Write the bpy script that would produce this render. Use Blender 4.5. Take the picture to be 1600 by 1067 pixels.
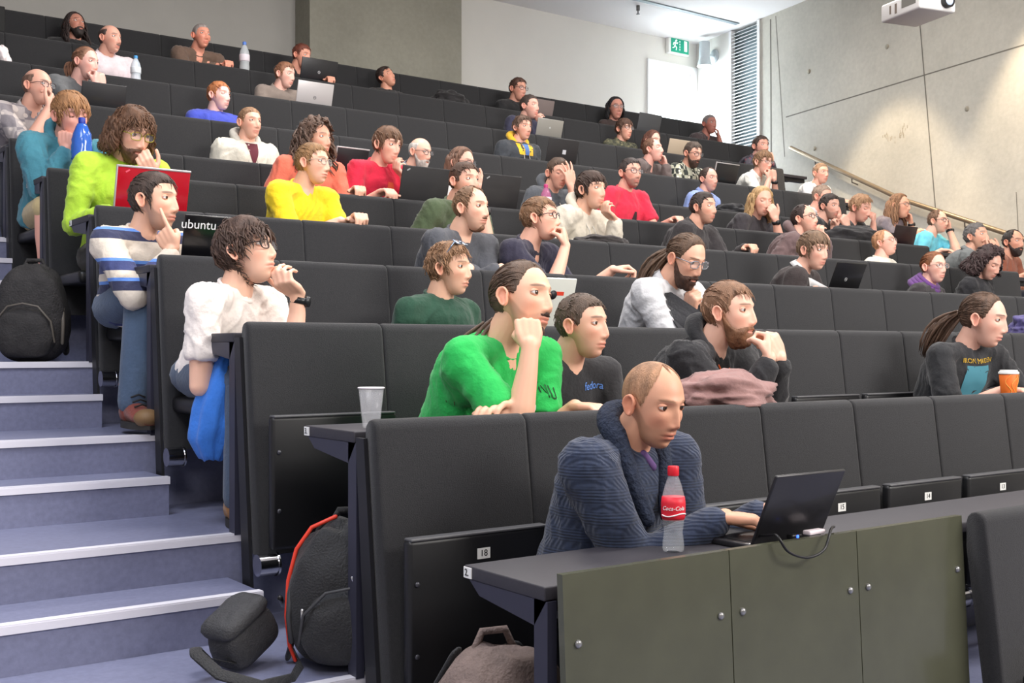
import bpy, bmesh, math, random
import numpy as np
from mathutils import Vector, Matrix, noise
from mathutils.bvhtree import BVHTree
random.seed(7); np.random.seed(7)
for o in list(bpy.data.objects): bpy.data.objects.remove(o)
SC = bpy.context.scene
COL = SC.collection
# ------------------------------------------------------------------ scale of the hall
S = 0.93
CZ = 1.40                                   # eye height above the flat floor at the front
FPX = 1772.0
CX_, HY = 800.0, 545.0
CA, SA = .8095, .5871                       # the camera looks 35.95 deg to the right of the depth axis
D = .876*S                                  # row pitch
SP = .52*S                                  # seat pitch
X0 = 1.525*S                                # left end of the seating block
def rowY(k): return (2.773 + .876*(k-1))*S
def rowT(k):                                # height of the top edge of backrest k
    h = -.195 + .288*(k-1) if k <= 6 else 1.245 + .433*(k-6)
    return CZ + h*S
def rowF(k): return rowT(k) - 1.02*S        # floor of row k
YB = 12.0*S                                 # back wall
CEIL = CZ + 4.5*S
def XR(Y): return (12.07 - .168*(12 - Y/S))*S      # right wall
RIGHT = {0:12, 1:8.3*S, 2:8.7*S, 3:9.1*S, 4:9.4*S, 5:9.75*S, 6:10.2*S, 7:10.48*S, 8:10.8*S, 9:10.9*S, 10:10.9*S}
def at(x, y, Y):                            # the point of the depth plane Y seen at x, y
    a = (x-CX_)/FPX; b = (HY-y)/FPX
    dx = SA + CA*a; dy = CA - SA*a
    Z = Y/dy
    return Vector((dx*Z, Y, CZ + b*Z))
def depth(p): return SA*p.x + CA*p.y
# ------------------------------------------------------------------ camera, sky, lights, exposure
cam = bpy.data.objects.new('camera', bpy.data.cameras.new('camera')); COL.objects.link(cam)
cam.location = (0, 0, CZ); cam.rotation_euler = (math.radians(90), 0, -math.atan2(SA, CA))
cam.data.sensor_width = 36; cam.data.lens = FPX/1600*36; cam.data.shift_y = (HY-533.5)/1600
cam.data.clip_start = .05; cam.data.clip_end = 200
SC.camera = cam
SC.view_settings.view_transform = 'Standard'; SC.view_settings.look = 'None'
SC.view_settings.gamma = 1; SC.view_settings.use_curve_mapping = False
SC.view_settings.exposure = 0.0
W = bpy.data.worlds.new('sky'); SC.world = W; W.use_nodes = True
W.node_tree.nodes['Background'].inputs[0].default_value = (.78, .93, 1, 1)
W.node_tree.nodes['Background'].inputs[1].default_value = 14.0
def light(kind, loc, power, color=(1,1,1), size=1, size_y=None, target=None, spot=None, blend=.5):
    l = bpy.data.lights.new(kind.lower()+'_lamp', kind); l.energy = power; l.color = color
    if kind == 'AREA':
        l.shape = 'RECTANGLE'; l.size = size; l.size_y = size_y or size
    elif kind == 'SPOT':
        l.spot_size = math.radians(spot); l.spot_blend = blend; l.shadow_soft_size = size
    else: l.shadow_soft_size = size
    o = bpy.data.objects.new('room_light', l); COL.objects.link(o); o.location = loc
    t = Vector(target if target is not None else (loc[0], loc[1], 0)) - Vector(loc)
    o.rotation_euler = t.to_track_quat('-Z', 'Y').to_euler()
    return o
# ceiling lamps over the seating; unseen area lights added at the front for the faces
for lx, ly, pw in ((2.6, 3.0, 130), (6.2, 3.2, 130), (3.6, 6.6, 130), (7.6, 6.8, 120)):
    light('AREA', (lx, ly, CEIL-.12), pw*.9, (1, .96, .92), 1.6, .5)
light('AREA', (5.6, -2.6, 4.3), 520, (1, .96, .92), 3.6, 1.6, target=(4.6, 6, 1.8))
light('AREA', (-.6, -1.6, 4.6), 120, (1, .95, .92), 1.6, 1.2, target=(3.0, 5, 1.2))
light('AREA', (-.2, 2.6, 4.9), 120, (.80, .86, 1), 1.2, 2.4, target=(.4, 3.2, 0))
# ------------------------------------------------------------------ helpers: colours and materials
def lin(c):
    return tuple(((v/255)/12.92 if v/255 <= .04045 else ((v/255+.055)/1.055)**2.4) for v in c)
MATS = {}
def mat(name, rgb=(128,128,128), rough=.7, metal=0, noise_amt=0, scale=40, bump=0, bscale=200, sheen=0,
        emit=None, estr=0, alpha=1, trans=0, coat=0, ior=1.45, stretch=None, linear=False):
    if name in MATS: return MATS[name]
    m = bpy.data.materials.new(name); MATS[name] = m; m.use_nodes = True
    nt = m.node_tree; b = nt.nodes['Principled BSDF']
    c = rgb if linear else lin(rgb)
    b.inputs['Base Color'].default_value = (*c, 1)
    b.inputs['Roughness'].default_value = rough; b.inputs['Metallic'].default_value = metal
    b.inputs['IOR'].default_value = ior
    if sheen: b.inputs['Sheen Weight'].default_value = sheen; b.inputs['Sheen Roughness'].default_value = .5
    if coat: b.inputs['Coat Weight'].default_value = coat
    if trans: b.inputs['Transmission Weight'].default_value = trans
    if alpha < 1: b.inputs['Alpha'].default_value = alpha
    if emit: b.inputs['Emission Color'].default_value = (*lin(emit), 1); b.inputs['Emission Strength'].default_value = estr
    tc = nt.nodes.new('ShaderNodeTexCoord'); mp = nt.nodes.new('ShaderNodeMapping')
    nt.links.new(tc.outputs['Object'], mp.inputs[0])
    if stretch: mp.inputs['Scale'].default_value = stretch
    if noise_amt:
        n = nt.nodes.new('ShaderNodeTexNoise'); n.inputs['Scale'].default_value = scale; n.inputs['Detail'].default_value = 4
        r = nt.nodes.new('ShaderNodeMapRange'); r.inputs[3].default_value = 1-noise_amt; r.inputs[4].default_value = 1+noise_amt
        r.inputs[1].default_value = .25; r.inputs[2].default_value = .75
        mx = nt.nodes.new('ShaderNodeVectorMath'); mx.operation = 'SCALE'; mx.inputs[0].default_value = c
        nt.links.new(mp.outputs[0], n.inputs['Vector']); nt.links.new(n.outputs[0], r.inputs[0])
        nt.links.new(r.outputs[0], mx.inputs['Scale']); nt.links.new(mx.outputs[0], b.inputs['Base Color'])
    if bump:
        n = nt.nodes.new('ShaderNodeTexNoise'); n.inputs['Scale'].default_value = bscale; n.inputs['Detail'].default_value = 3
        bp = nt.nodes.new('ShaderNodeBump'); bp.inputs['Strength'].default_value = bump; bp.inputs['Distance'].default_value = .01
        nt.links.new(mp.outputs[0], n.inputs['Vector']); nt.links.new(n.outputs[0], bp.inputs['Height'])
        nt.links.new(bp.outputs[0], b.inputs['Normal'])
    return m
def cloth(rgb, rough=.88):
    return mat('cloth_%d_%d_%d' % rgb, rgb, rough, noise_amt=.10, scale=25, bump=.25, bscale=90, sheen=.15)
def hairmat(rgb):
    return mat('hair_%d_%d_%d' % rgb, rgb, .55, noise_amt=.45, scale=9, bump=.5, bscale=60, stretch=(6, 6, 1.2))
def stripes(name, base, bands, period=.16, axis='Z', rough=.88):
    """horizontal knitted bands; bands = [(from, to, rgb)] as fractions of the period"""
    if name in MATS: return MATS[name]
    m = mat(name, base, rough, bump=.25, bscale=90, sheen=.1); nt = m.node_tree; b = nt.nodes['Principled BSDF']
    tc = nt.nodes.new('ShaderNodeTexCoord'); sx = nt.nodes.new('ShaderNodeSeparateXYZ')
    nt.links.new(tc.outputs['Object'], sx.inputs[0])
    d = nt.nodes.new('ShaderNodeMath'); d.operation = 'DIVIDE'; d.inputs[1].default_value = period
    fr = nt.nodes.new('ShaderNodeMath'); fr.operation = 'FRACT'
    nt.links.new(sx.outputs[axis], d.inputs[0]); nt.links.new(d.outputs[0], fr.inputs[0])
    cr = nt.nodes.new('ShaderNodeValToRGB'); cr.color_ramp.interpolation = 'CONSTANT'
    el = cr.color_ramp.elements; el[0].position = 0; el[0].color = (*lin(base), 1); el.remove(el[1])
    for a, z, c in bands:
        e = el.new(a); e.color = (*lin(c), 1); e = el.new(z); e.color = (*lin(base), 1)
    nt.links.new(fr.outputs[0], cr.inputs[0]); nt.links.new(cr.outputs[0], b.inputs['Base Color'])
    return m
def plaid(name, base, dark, line, sc=14):
    if name in MATS: return MATS[name]
    m = mat(name, base, .88, bump=.2, bscale=90); nt = m.node_tree; b = nt.nodes['Principled BSDF']
    tc = nt.nodes.new('ShaderNodeTexCoord')
    ch = nt.nodes.new('ShaderNodeTexChecker'); ch.inputs['Scale'].default_value = sc
    ch.inputs['Color1'].default_value = (*lin(base), 1); ch.inputs['Color2'].default_value = (*lin(dark), 1)
    nz = nt.nodes.new('ShaderNodeTexVoronoi'); nz.inputs['Scale'].default_value = sc*1.3
    gt = nt.nodes.new('ShaderNodeMath'); gt.operation = 'LESS_THAN'; gt.inputs[1].default_value = .32
    mx = nt.nodes.new('ShaderNodeMix'); mx.data_type = 'RGBA'
    nt.links.new(tc.outputs['Object'], ch.inputs[0]); nt.links.new(tc.outputs['Object'], nz.inputs[0])
    nt.links.new(nz.outputs['Distance'], gt.inputs[0]); nt.links.new(gt.outputs[0], mx.inputs[0])
    nt.links.new(ch.outputs[0], mx.inputs[6]); mx.inputs[7].default_value = (*lin(line), 1)
    nt.links.new(mx.outputs[2], b.inputs['Base Color'])
    return m
def skin_material():
    m = bpy.data.materials.new('skin'); m.use_nodes = True; nt = m.node_tree; b = nt.nodes['Principled BSDF']
    a = nt.nodes.new('ShaderNodeAttribute'); a.attribute_name = 'tint'
    nt.links.new(a.outputs['Color'], b.inputs['Base Color'])
    b.inputs['Roughness'].default_value = .5; b.inputs['Subsurface Weight'].default_value = .08
    b.inputs['Subsurface Radius'].default_value = (.012, .005, .003); b.inputs['Subsurface Scale'].default_value = 1
    n = nt.nodes.new('ShaderNodeTexNoise'); n.inputs['Scale'].default_value = 160
    bp = nt.nodes.new('ShaderNodeBump'); bp.inputs['Strength'].default_value = .06; bp.inputs['Distance'].default_value = .003
    nt.links.new(n.outputs[0], bp.inputs['Height']); nt.links.new(bp.outputs[0], b.inputs['Normal'])
    return m
SKIN = skin_material()
# ------------------------------------------------------------------ helpers: mesh building
class MB:
    def __init__(s): s.v = []; s.f = []; s.m = []
    def add(s, verts, faces, mi=0, M=None):
        b = len(s.v)
        if M is not None: verts = [M @ Vector(v) for v in verts]
        s.v.extend([tuple(v) for v in verts]); s.f.extend([tuple(i+b for i in f) for f in faces]); s.m.extend([mi]*len(faces))
    def box(s, x0, x1, y0, y1, z0, z1, mi=0, M=None):
        v = [(x0,y0,z0),(x1,y0,z0),(x1,y1,z0),(x0,y1,z0),(x0,y0,z1),(x1,y0,z1),(x1,y1,z1),(x0,y1,z1)]
        s.add(v, [(0,3,2,1),(4,5,6,7),(0,1,5,4),(1,2,6,5),(2,3,7,6),(3,0,4,7)], mi, M)
    def prism(s, poly, a0, a1, axis='X', mi=0, M=None):
        n = len(poly)
        def mk(p, a): return {'X':(a,p[0],p[1]), 'Y':(p[0],a,p[1]), 'Z':(p[0],p[1],a)}[axis]
        v = [mk(p,a0) for p in poly] + [mk(p,a1) for p in poly]
        s.add(v, [tuple(range(n))[::-1], tuple(range(n,2*n))] + [(i,(i+1)%n,n+(i+1)%n,n+i) for i in range(n)], mi, M)
    def ring_loft(s, rings, mi=0, cap=True, close=True):
        n = len(rings[0]); b = []
        v = [p for r in rings for p in r]; f = []
        for i in range(len(rings)-1):
            for j in range(n if close else n-1):
                k = (j+1) % n
                f.append((i*n+j, i*n+k, (i+1)*n+k, (i+1)*n+j))
        if cap: f.append(tuple(range(n))[::-1]); f.append(tuple(range((len(rings)-1)*n, len(rings)*n)))
        s.add(v, f, mi)
    def tube(s, pts, rad, n=10, mi=0, rnd=True, flat=1.0, up=None):
        pts = [Vector(p) for p in pts]
        if not hasattr(rad, '__len__'): rad = [rad]*len(pts)
        rad = list(rad)
        if rnd:
            d0 = (pts[0]-pts[1]); d1 = (pts[-1]-pts[-2])
            d0 = d0.normalized() if d0.length > 1e-6 else Vector((0,0,1)); d1 = d1.normalized() if d1.length > 1e-6 else Vector((0,0,1))
            a = []; ar = []
            for t in (.98, .8, .45):
                a.append(pts[0]+d0*rad[0]*t); ar.append(rad[0]*math.sqrt(1-t*t))
            e = []; er = []
            for t in (.45, .8, .98):
                e.append(pts[-1]+d1*rad[-1]*t); er.append(rad[-1]*math.sqrt(1-t*t))
            pts = a+pts+e; rad = ar+rad+er
        rings = []; ref = None
        for i, p in enumerate(pts):
            t = (pts[min(i+1,len(pts)-1)]-pts[max(i-1,0)])
            if t.length < 1e-7: t = Vector((0,0,1))
            t.normalize()
            if ref is None:
                ref = Vector(up) if up is not None else (Vector((0,0,1)) if abs(t.z) < .9 else Vector((1,0,0)))
            u = ref - t*ref.dot(t)
            if u.length < 1e-5: u = t.orthogonal()
            u.normalize(); w = t.cross(u); ref = u
            rings.append([p + (u*math.cos(2*math.pi*j/n)*flat + w*math.sin(2*math.pi*j/n))*rad[i] for j in range(n)])
        s.ring_loft(rings, mi)
    def ellipsoid(s, c, r, mi=0, M=None, nu=14, nv=10, fn=None):
        v = []; f = []
        for i in range(nv+1):
            th = math.pi*i/nv
            for j in range(nu):
                ph = 2*math.pi*j/nu
                d = (math.sin(th)*math.cos(ph), math.sin(th)*math.sin(ph), math.cos(th))
                k = fn(d) if fn else 1
                v.append((c[0]+r[0]*d[0]*k, c[1]+r[1]*d[1]*k, c[2]+r[2]*d[2]*k))
        for i in range(nv):
            for j in range(nu):
                k = (j+1) % nu
                f.append((i*nu+j, (i+1)*nu+j, (i+1)*nu+k, i*nu+k))
        s.add(v, f, mi, M)
    def rbox(s, x0, x1, y0, y1, z0, z1, r, mi=0, M=None, n=3):
        """box with rounded vertical profile (in y-z) and bevelled ends"""
        bm = bmesh.new(); bmesh.ops.create_cube(bm, size=1)
        for v in bm.verts:
            v.co = Vector((x0+(v.co.x+.5)*(x1-x0), y0+(v.co.y+.5)*(y1-y0), z0+(v.co.z+.5)*(z1-z0)))
        bmesh.ops.bevel(bm, geom=list(bm.edges), offset=min(r, (x1-x0)*.49, (y1-y0)*.49, (z1-z0)*.49), segments=n, profile=.5, affect='EDGES')
        bm.verts.index_update()
        vs = [v.co.copy() for v in bm.verts]; fs = [[v.index for v in f.verts] for f in bm.faces]
        bm.free(); s.add(vs, fs, mi, M)
    def mesh(s, name, mats, smooth=True, recalc=True, merge=True):
        me = bpy.data.meshes.new(name)
        me.from_pydata(s.v, [], s.f)
        for m in (mats if isinstance(mats, (list, tuple)) else [mats]): me.materials.append(m)
        me.polygons.foreach_set('material_index', s.m)
        bm = bmesh.new(); bm.from_mesh(me)
        if merge: bmesh.ops.remove_doubles(bm, verts=bm.verts, dist=1e-5)
        if recalc: bmesh.ops.recalc_face_normals(bm, faces=bm.faces)
        bm.to_mesh(me); bm.free()
        if smooth: me.shade_smooth()
        return me
def obj(name, me, parent=None, loc=(0,0,0), rot=(0,0,0)):
    o = bpy.data.objects.new(name, me); COL.objects.link(o)
    o.location = loc; o.rotation_euler = rot
    if parent is not None: o.parent = parent
    return o
def build(name, mb, mats, parent=None, smooth=True, loc=(0,0,0), rot=(0,0,0), sharp=None):
    me = mb.mesh(name, mats, smooth)
    if smooth and sharp is not None: me.set_sharp_from_angle(angle=math.radians(sharp))
    return obj(name, me, parent, loc, rot)
def tag(o, label=None, cat=None, group=None, kind=None):
    if label: o['label'] = label
    if cat: o['category'] = cat
    if group: o['group'] = group
    if kind: o['kind'] = kind
    return o
def empty(name, loc, label, cat, group=None, rz=0):
    o = bpy.data.objects.new(name, None); COL.objects.link(o); o.location = loc; o.rotation_euler = (0,0,rz)
    o.empty_display_size = .1
    return tag(o, label, cat, group)
def struct(name, mb, m, smooth=False):
    return tag(build(name, mb, m, smooth=smooth), kind='structure')
def text_mesh(s, size, m, extrude=.0005, align='CENTER'):
    cu = bpy.data.curves.new('lettering', 'FONT'); cu.body = s; cu.size = size; cu.extrude = extrude
    cu.align_x = align; cu.align_y = 'CENTER'; cu.resolution_u = 3
    o = bpy.data.objects.new('lettering', cu); COL.objects.link(o)
    dg = bpy.context.evaluated_depsgraph_get()
    me = bpy.data.meshes.new_from_object(o.evaluated_get(dg)); bpy.data.objects.remove(o)
    me.materials.clear(); me.materials.append(m)
    return me
def copy_tree(o, parent=None):
    c = o.copy(); COL.objects.link(c); c.parent = parent
    for ch in o.children: copy_tree(ch, c)
    return c
ORD = ['first','second','third','fourth','fifth','sixth','seventh','eighth','ninth','tenth','eleventh','twelfth','thirteenth','fourteenth','fifteenth','sixteenth','seventeenth','eighteenth','nineteenth','twentieth','twenty-first','twenty-second']
# ------------------------------------------------------------------ common materials
M_FAB = mat('charcoal_seat_fabric', (36,36,38), .92, noise_amt=.16, scale=130, bump=.35, bscale=420, sheen=.12)
M_SEAM = mat('seam_black', (12,12,13), .9)
M_BOARD = mat('black_seat_board', (20,20,22), .42, noise_amt=.1, scale=60)
M_EDGE = mat('grey_board_edge', (78,78,80), .45)  # greyer than the board, for the strip along its top edge
M_STEEL = mat('grey_blue_painted_steel', (52,52,66), .45, metal=.2)
M_DSTEEL = mat('dark_painted_steel', (26,26,30), .5)
M_CHROME = mat('chrome', (190,190,195), .18, metal=1)
M_DESK = mat('charcoal_desk_laminate', (50,48,54), .55, noise_amt=.12, scale=150)
M_WHITE = mat('white_plastic', (228,228,224), .5)
M_BLACK = mat('black_plastic', (16,16,18), .4)
M_INK = mat('black_print', (15,15,15), .6)
# ------------------------------------------------------------------ the setting
def concrete(name, base, joints=None):
    m = mat(name, base, .8, bump=.12, bscale=30); nt = m.node_tree; b = nt.nodes['Principled BSDF']
    tc = nt.nodes.new('ShaderNodeTexCoord')
    n1 = nt.nodes.new('ShaderNodeTexNoise'); n1.inputs['Scale'].default_value = .9; n1.inputs['Detail'].default_value = 8; n1.inputs['Roughness'].default_value = .62
    n2 = nt.nodes.new('ShaderNodeTexNoise'); n2.inputs['Scale'].default_value = 22; n2.inputs['Detail'].default_value = 5
    r = nt.nodes.new('ShaderNodeMapRange'); r.inputs[1].default_value = .3; r.inputs[2].default_value = .7; r.inputs[3].default_value = .84; r.inputs[4].default_value = 1.12
    r2 = nt.nodes.new('ShaderNodeMapRange'); r2.inputs[1].default_value = .3; r2.inputs[2].default_value = .7; r2.inputs[3].default_value = .95; r2.inputs[4].default_value = 1.05
    mu = nt.nodes.new('ShaderNodeMath'); mu.operation = 'MULTIPLY'
    sc = nt.nodes.new('ShaderNodeVectorMath'); sc.operation = 'SCALE'; sc.inputs[0].default_value = lin(base)
    nt.links.new(tc.outputs['Object'], n1.inputs[0]); nt.links.new(tc.outputs['Object'], n2.inputs[0])
    nt.links.new(n1.outputs[0], r.inputs[0]); nt.links.new(n2.outputs[0], r2.inputs[0])
    nt.links.new(r.outputs[0], mu.inputs[0]); nt.links.new(r2.outputs[0], mu.inputs[1])
    nt.links.new(mu.outputs[0], sc.inputs['Scale']); nt.links.new(sc.outputs[0], b.inputs['Base Color'])
    return m
M_CONC = concrete('concrete', (188,184,173))
M_CONC2 = concrete('pier_concrete', (150,148,136))
M_WALLW = mat('white_wall_paint', (214,212,206), .9, noise_amt=.02, scale=3)
M_WALLG = mat('pale_grey_acoustic_wall', (170,168,163), .9, noise_amt=.03, scale=4)
M_CEIL = mat('ceiling_white', (222,218,216), .95)
M_STAIR = mat('blue_grey_linoleum', (118,121,146), .36, noise_amt=.12, scale=55, bump=.03)
M_STAIR_D = M_STAIR
M_NOSE = mat('aluminium_nosing', (226,224,232), .4, metal=.15)
FX0 = -1.6
b = MB(); b.box(FX0, 13, -4.2, rowY(0)+.07, -.2, 0); struct('floor', b, M_STAIR)
HALF = .29*S
def edgeY(k): return rowY(k-1) + .065       # front edge of the platform of row k
for k in range(1, 11):
    xr = XR(rowY(k))+.6
    b = MB(); b.box(FX0, xr, edgeY(k), (edgeY(k+1) if k < 10 else YB+.3)+.02, -.2, rowF(k)); struct('floor', b, M_STAIR)
    # intermediate steps of the aisle stairs on both sides
    n = 1 if k <= 6 else 2
    dz = rowF(k)-rowF(k-1)
    for i in range(1, n+1):
        z = rowF(k) - dz*i/(n+1); y = edgeY(k) - HALF*i
        for (xa, xb, nm) in ((FX0, X0-.03, 'l'), ((RIGHT[k]+.04), xr, 'r')):
            b = MB(); b.box(xa, xb, y, edgeY(k)+.01, rowF(k-1)-.02 if i == n else rowF(k-1)-.01, z)
            o = struct('floor', b, M_STAIR)
            b = MB(); b.box(xa, xb+.002, y-.006, y+.028, z-.006, z+.004); b.box(xa, xb+.002, y-.007, y-.001, z-.022, z)
            struct('trim_stair_nosing', b, M_NOSE)
    b = MB(); b.box(FX0, RIGHT[k]+1.0, edgeY(k)-.006, edgeY(k)+.028, rowF(k)-.006, rowF(k)+.004); b.box(FX0, RIGHT[k]+1.0, edgeY(k)-.007, edgeY(k)-.001, rowF(k)-.022, rowF(k))
    struct('trim_stair_nosing', b, M_NOSE)
# back wall with the door opening
dl, dr = at(1018, 110, YB).x, at(1080, 110, YB).x
dtop = at(1050, 108, YB).z
xc = XR(YB)
xw = at(720, 100, YB).x
b = MB(); b.box(xw, dl, YB, YB+.15, 1, CEIL); b.box(dl, dr, YB, YB+.15, dtop, CEIL); b.box(dr, xc+.2, YB, YB+.15, 1, CEIL)
b.box(dl, dr, YB, YB+.15, 1, rowF(10))
struct('wall_back', b, M_WALLW)
b = MB(); b.box(FX0-.2, xw+.01, YB, YB+.15, 1, CEIL); struct('wall_back_left', b, M_WALLG)
xp = at(484, 40, YB-.35).x; xp2 = at(721, 60, YB-.35).x
b = MB(); b.box(xp, xp2, YB-.35, YB+.05, 1, CEIL); struct('wall_concrete_pier', b, M_CONC2)
# right wall: white niche, louvre bay, concrete
def wall_r(y0, y1, z0, z1, m, name, off=0, th=.2):
    b = MB(); b.prism([(XR(y0)+off, y0), (XR(y1)+off, y1), (XR(y1)+off+th, y1), (XR(y0)+off+th, y0)], z0, z1, 'Z')
    return struct(name, b, m)
def wall_at(x, y):                          # the point of the right wall seen at x, y
    a = (x-CX_)/FPX; dx = SA + CA*a; dy = CA - SA*a
    Z = (12.07-.168*12)*S/(dx - .168*dy)
    return Vector((dx*Z, dy*Z, CZ+(HY-y)/FPX*Z))
yl0 = wall_at(1187, 100).y; yl1 = wall_at(1141, 100).y
wall_r(yl1, YB+.2, 0, CEIL, M_WALLW, 'wall_right_niche')
wall_r(-4.2, yl0, -.2, CEIL, M_CONC, 'wall_right')
wall_r(yl0, yl1, 0, CEIL, mat('louvre_backing', (150,166,172), .8), 'wall_right_louvre_bay', off=.09)
b = MB(); b.box(FX0-.2, FX0, -4.2, YB+.2, -.2, CEIL); struct('wall_left', b, M_WALLG)
b = MB(); b.box(FX0-.2, 13, -4.4, -4.2, -.2, CEIL); struct('wall_front', b, mat('front_wall', (196,190,184), .9))
b = MB(); b.box(FX0-.2, 13.4, -4.4, YB+.3, CEIL, CEIL+.2); struct('ceiling', b, M_CEIL)
# formwork joints, tie holes on the concrete
M_JOINT = mat('concrete_joint', (112,108,100), .9)
wd = Vector((.168, 1, 0)).normalized(); wn = Vector((-1, .168, 0)).normalized()
def on_wall(p, dep=0): return p + wn*dep
def wall_line(p0, p1, w=.007):
    a = wall_at(*p0); c = wall_at(*p1); d = (c-a).normalized(); s = wn.cross(d).normalized()*w
    b = MB(); v = []
    for p in (a, c):
        for q in (-1, 1):
            for e in (-.01, .0015): v.append(p + s*q + wn*e)
    b.add(v, [(0,1,3,2), (4,6,7,5), (0,4,5,1), (2,3,7,6), (1,5,7,3), (0,2,6,4)])
    struct('trim_concrete_joint', b, M_JOINT)
wall_line((1228, 183), (1640, 58)); wall_line((1436, 20), (1462, 330)); wall_line((1204, 30), (1205, 240), .012)
wall_line((1212, 25), (1226, 245), .005); wall_line((1588, 300), (1592, 380), .004)
M_STAIN = mat('concrete_scratch', (150,142,126), .9)
b = MB()
c0 = wall_at(1397, 200)
for i in range(26):
    a = random.uniform(.1*math.pi, 1.1*math.pi)*-1; rr = random.uniform(.6, 1)*.19
    p = c0 + wd*math.cos(a)*rr*1.05 + Vector((0,0,1))*math.sin(a)*rr*.95
    b.tube([p, p+Vector((0,0,random.uniform(.015,.045)))], .0032, 5)
tag(build('trim_scratched_ring', b, M_STAIN), kind='structure')
b = MB()
for px, py in ((1273,232),(1386,73),(1264,112),(1511,170)):
    p = wall_at(px, py); b.tube([p-wn*.01, p+wn*.003], .028, 14, rnd=False)
tag(build('trim_tie_holes', b, M_STAIN), kind='structure')
# louvre slats
lo = empty('ventilation_louvre', (XR(yl0), yl0, rowF(9)), 'tall white horizontal-slat ventilation louvre between the white niche wall and the concrete wall', 'louvre')
LM = lo.matrix_basis.inverted() if False else Matrix.Translation(-Vector(lo.location))
zz0 = rowF(9); b = MB(); zt = CEIL-.03
M_SLAT = mat('white_slat', (226,226,226), .5)
nsl = 62; step = (zt-zz0)/nsl
sl = MB()
for i in range(nsl):
    z = zz0 + step*(i+.3)
    for (ya, yb) in ((yl0+.03, yl1-.03),):
        v = []
        for y in (ya, yb):
            x = XR(y)
            v += [(x-.005, y, z), (x+.045, y, z+step*.55), (x+.045, y, z+step*.55+.006), (x-.005, y, z+.008)]
        sl.add([tuple(Vector(q)-Vector(lo.location)) for q in v], [(0,1,5,4),(1,2,6,5),(2,3,7,6),(3,0,4,7),(0,3,2,1),(4,5,6,7)])
build('slats', sl, M_SLAT, lo, smooth=False)
fr = MB()
for (ya, yb) in ((yl0-.01, yl0+.035), (yl1-.035, yl1+.01)):
    fr.prism([(XR(ya)-.02, ya), (XR(yb)-.02, yb), (XR(yb)+.06, yb), (XR(ya)+.06, ya)], zz0, CEIL-.005, 'Z', M=Matrix.Translation(-Vector(lo.location)))
build('frame', fr, M_SLAT, lo, smooth=False)
# glazed exit door
b = MB(); t = .07
z0 = rowF(10)
b.box(dl-.09, dl+.02, YB-.03, YB+.1, z0, dtop-.02); b.box(dr-.02, dr+.09, YB-.03, YB+.1, z0, dtop-.02); b.box(dl-.09, dr+.09, YB-.03, YB+.1, dtop-.0199, dtop+.07)
dfr = struct('door_1', b, mat('white_door_frame', (235,236,236), .4)); 
b = MB(); b.box(dl+.02, dr-.02, YB+.02, YB+.03, z0, dtop-.02)
g = build('glass_pane', b, mat('door_glass', (240,248,250), .02, alpha=.12), dfr, smooth=False)
b = MB()
for (a0, a1, c0_, c1_) in ((dl+.021, dl+.08, z0, dtop-.021), (dr-.08, dr-.021, z0, dtop-.021), (dl+.0801, dr-.0801, dtop-.09, dtop-.021), (dl+.0801, dr-.0801, z0, z0+.12)):
    b.box(a0, a1, YB+.0, YB+.05, c0_, c1_)
build('door_leaf_frame', b, mat('white_door_frame', (235,236,236), .4), dfr, smooth=False)
b = MB(); b.tube([(dl+.12, YB-.03, z0+1.0), (dl+.24, YB-.03, z0+1.0)], .01); b.tube([(dl+.12, YB-.03, z0+1.0), (dl+.12, YB+.02, z0+1.0)], .01)
build('door_handle', b, M_CHROME, dfr)
# slot in the ceiling and sprinkler
def ceil_at(x, y):
    Z = (CEIL-CZ)*FPX/(HY-y); a = (x-CX_)/FPX
    return Vector(((SA+CA*a)*Z, (CA-SA*a)*Z, CEIL))
p, q = ceil_at(1000, -2), ceil_at(1152, 37)
b = MB(); b.box(p.x-1.2, q.x, q.y-.04, q.y+.03, CEIL-.012, CEIL+.01); struct('trim_ceiling_slot', b, mat('slot_grey', (120,132,136), .6))
b = MB(); b.tube([Vector((0,0,0)), Vector((0,0,-.06))], .022, 12, rnd=False); b.tube([Vector((0,0,-.06)), Vector((0,0,-.10))], [.008,.008], 8); b.tube([Vector((0,0,-.1)), Vector((0,0,-.105))], .024, 12, rnd=False)
p = ceil_at(997, 9); o = build('sprinkler_head', b, mat('brushed_metal', (120,120,120), .4, metal=.8), loc=p); tag(o, 'small metal sprinkler head hanging from the white ceiling', 'sprinkler')
# exit sign
p = at(1056, 73, YB)
es = empty('exit_sign', (p.x, YB, p.z-.1), 'green and white illuminated exit sign above the glazed door', 'sign')
w_ = (at(1071, 73, YB).x-at(1043, 73, YB).x)/2; h_ = .10
b = MB(); b.rbox(-w_-.03, w_+.02, -.07, 0, -.02, .22, .01); build('housing', b, M_WHITE, es)
b = MB(); b.box(-w_+.01, w_, -.076, -.068, .0, .2); build('sign_face', b, mat('exit_green', (20,140,112), .5, emit=(30,160,128), estr=.35), es, smooth=False)
b = MB(); e0 = -.080
def q2(x0,x1,z0,z1): b.box(x0, x1, e0, -.075, z0, z1)
q2(w_-.085, w_-.035, .03, .17)
MEX = mat('exit_white', (240,245,240), .5, emit=(240,250,245), estr=.5)
build('door_symbol', b, MEX, es, smooth=False)
b = MB()
for z in range(4): q2(-.005, .005, .03+z*.036, .052+z*.036)   
build('dotted_line', b, MEX, es, smooth=False); b = MB()
rx = -w_+.085
b.tube([(rx+.012, e0, .155), (rx+.013, e0, .156)], .014, 10)
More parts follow.
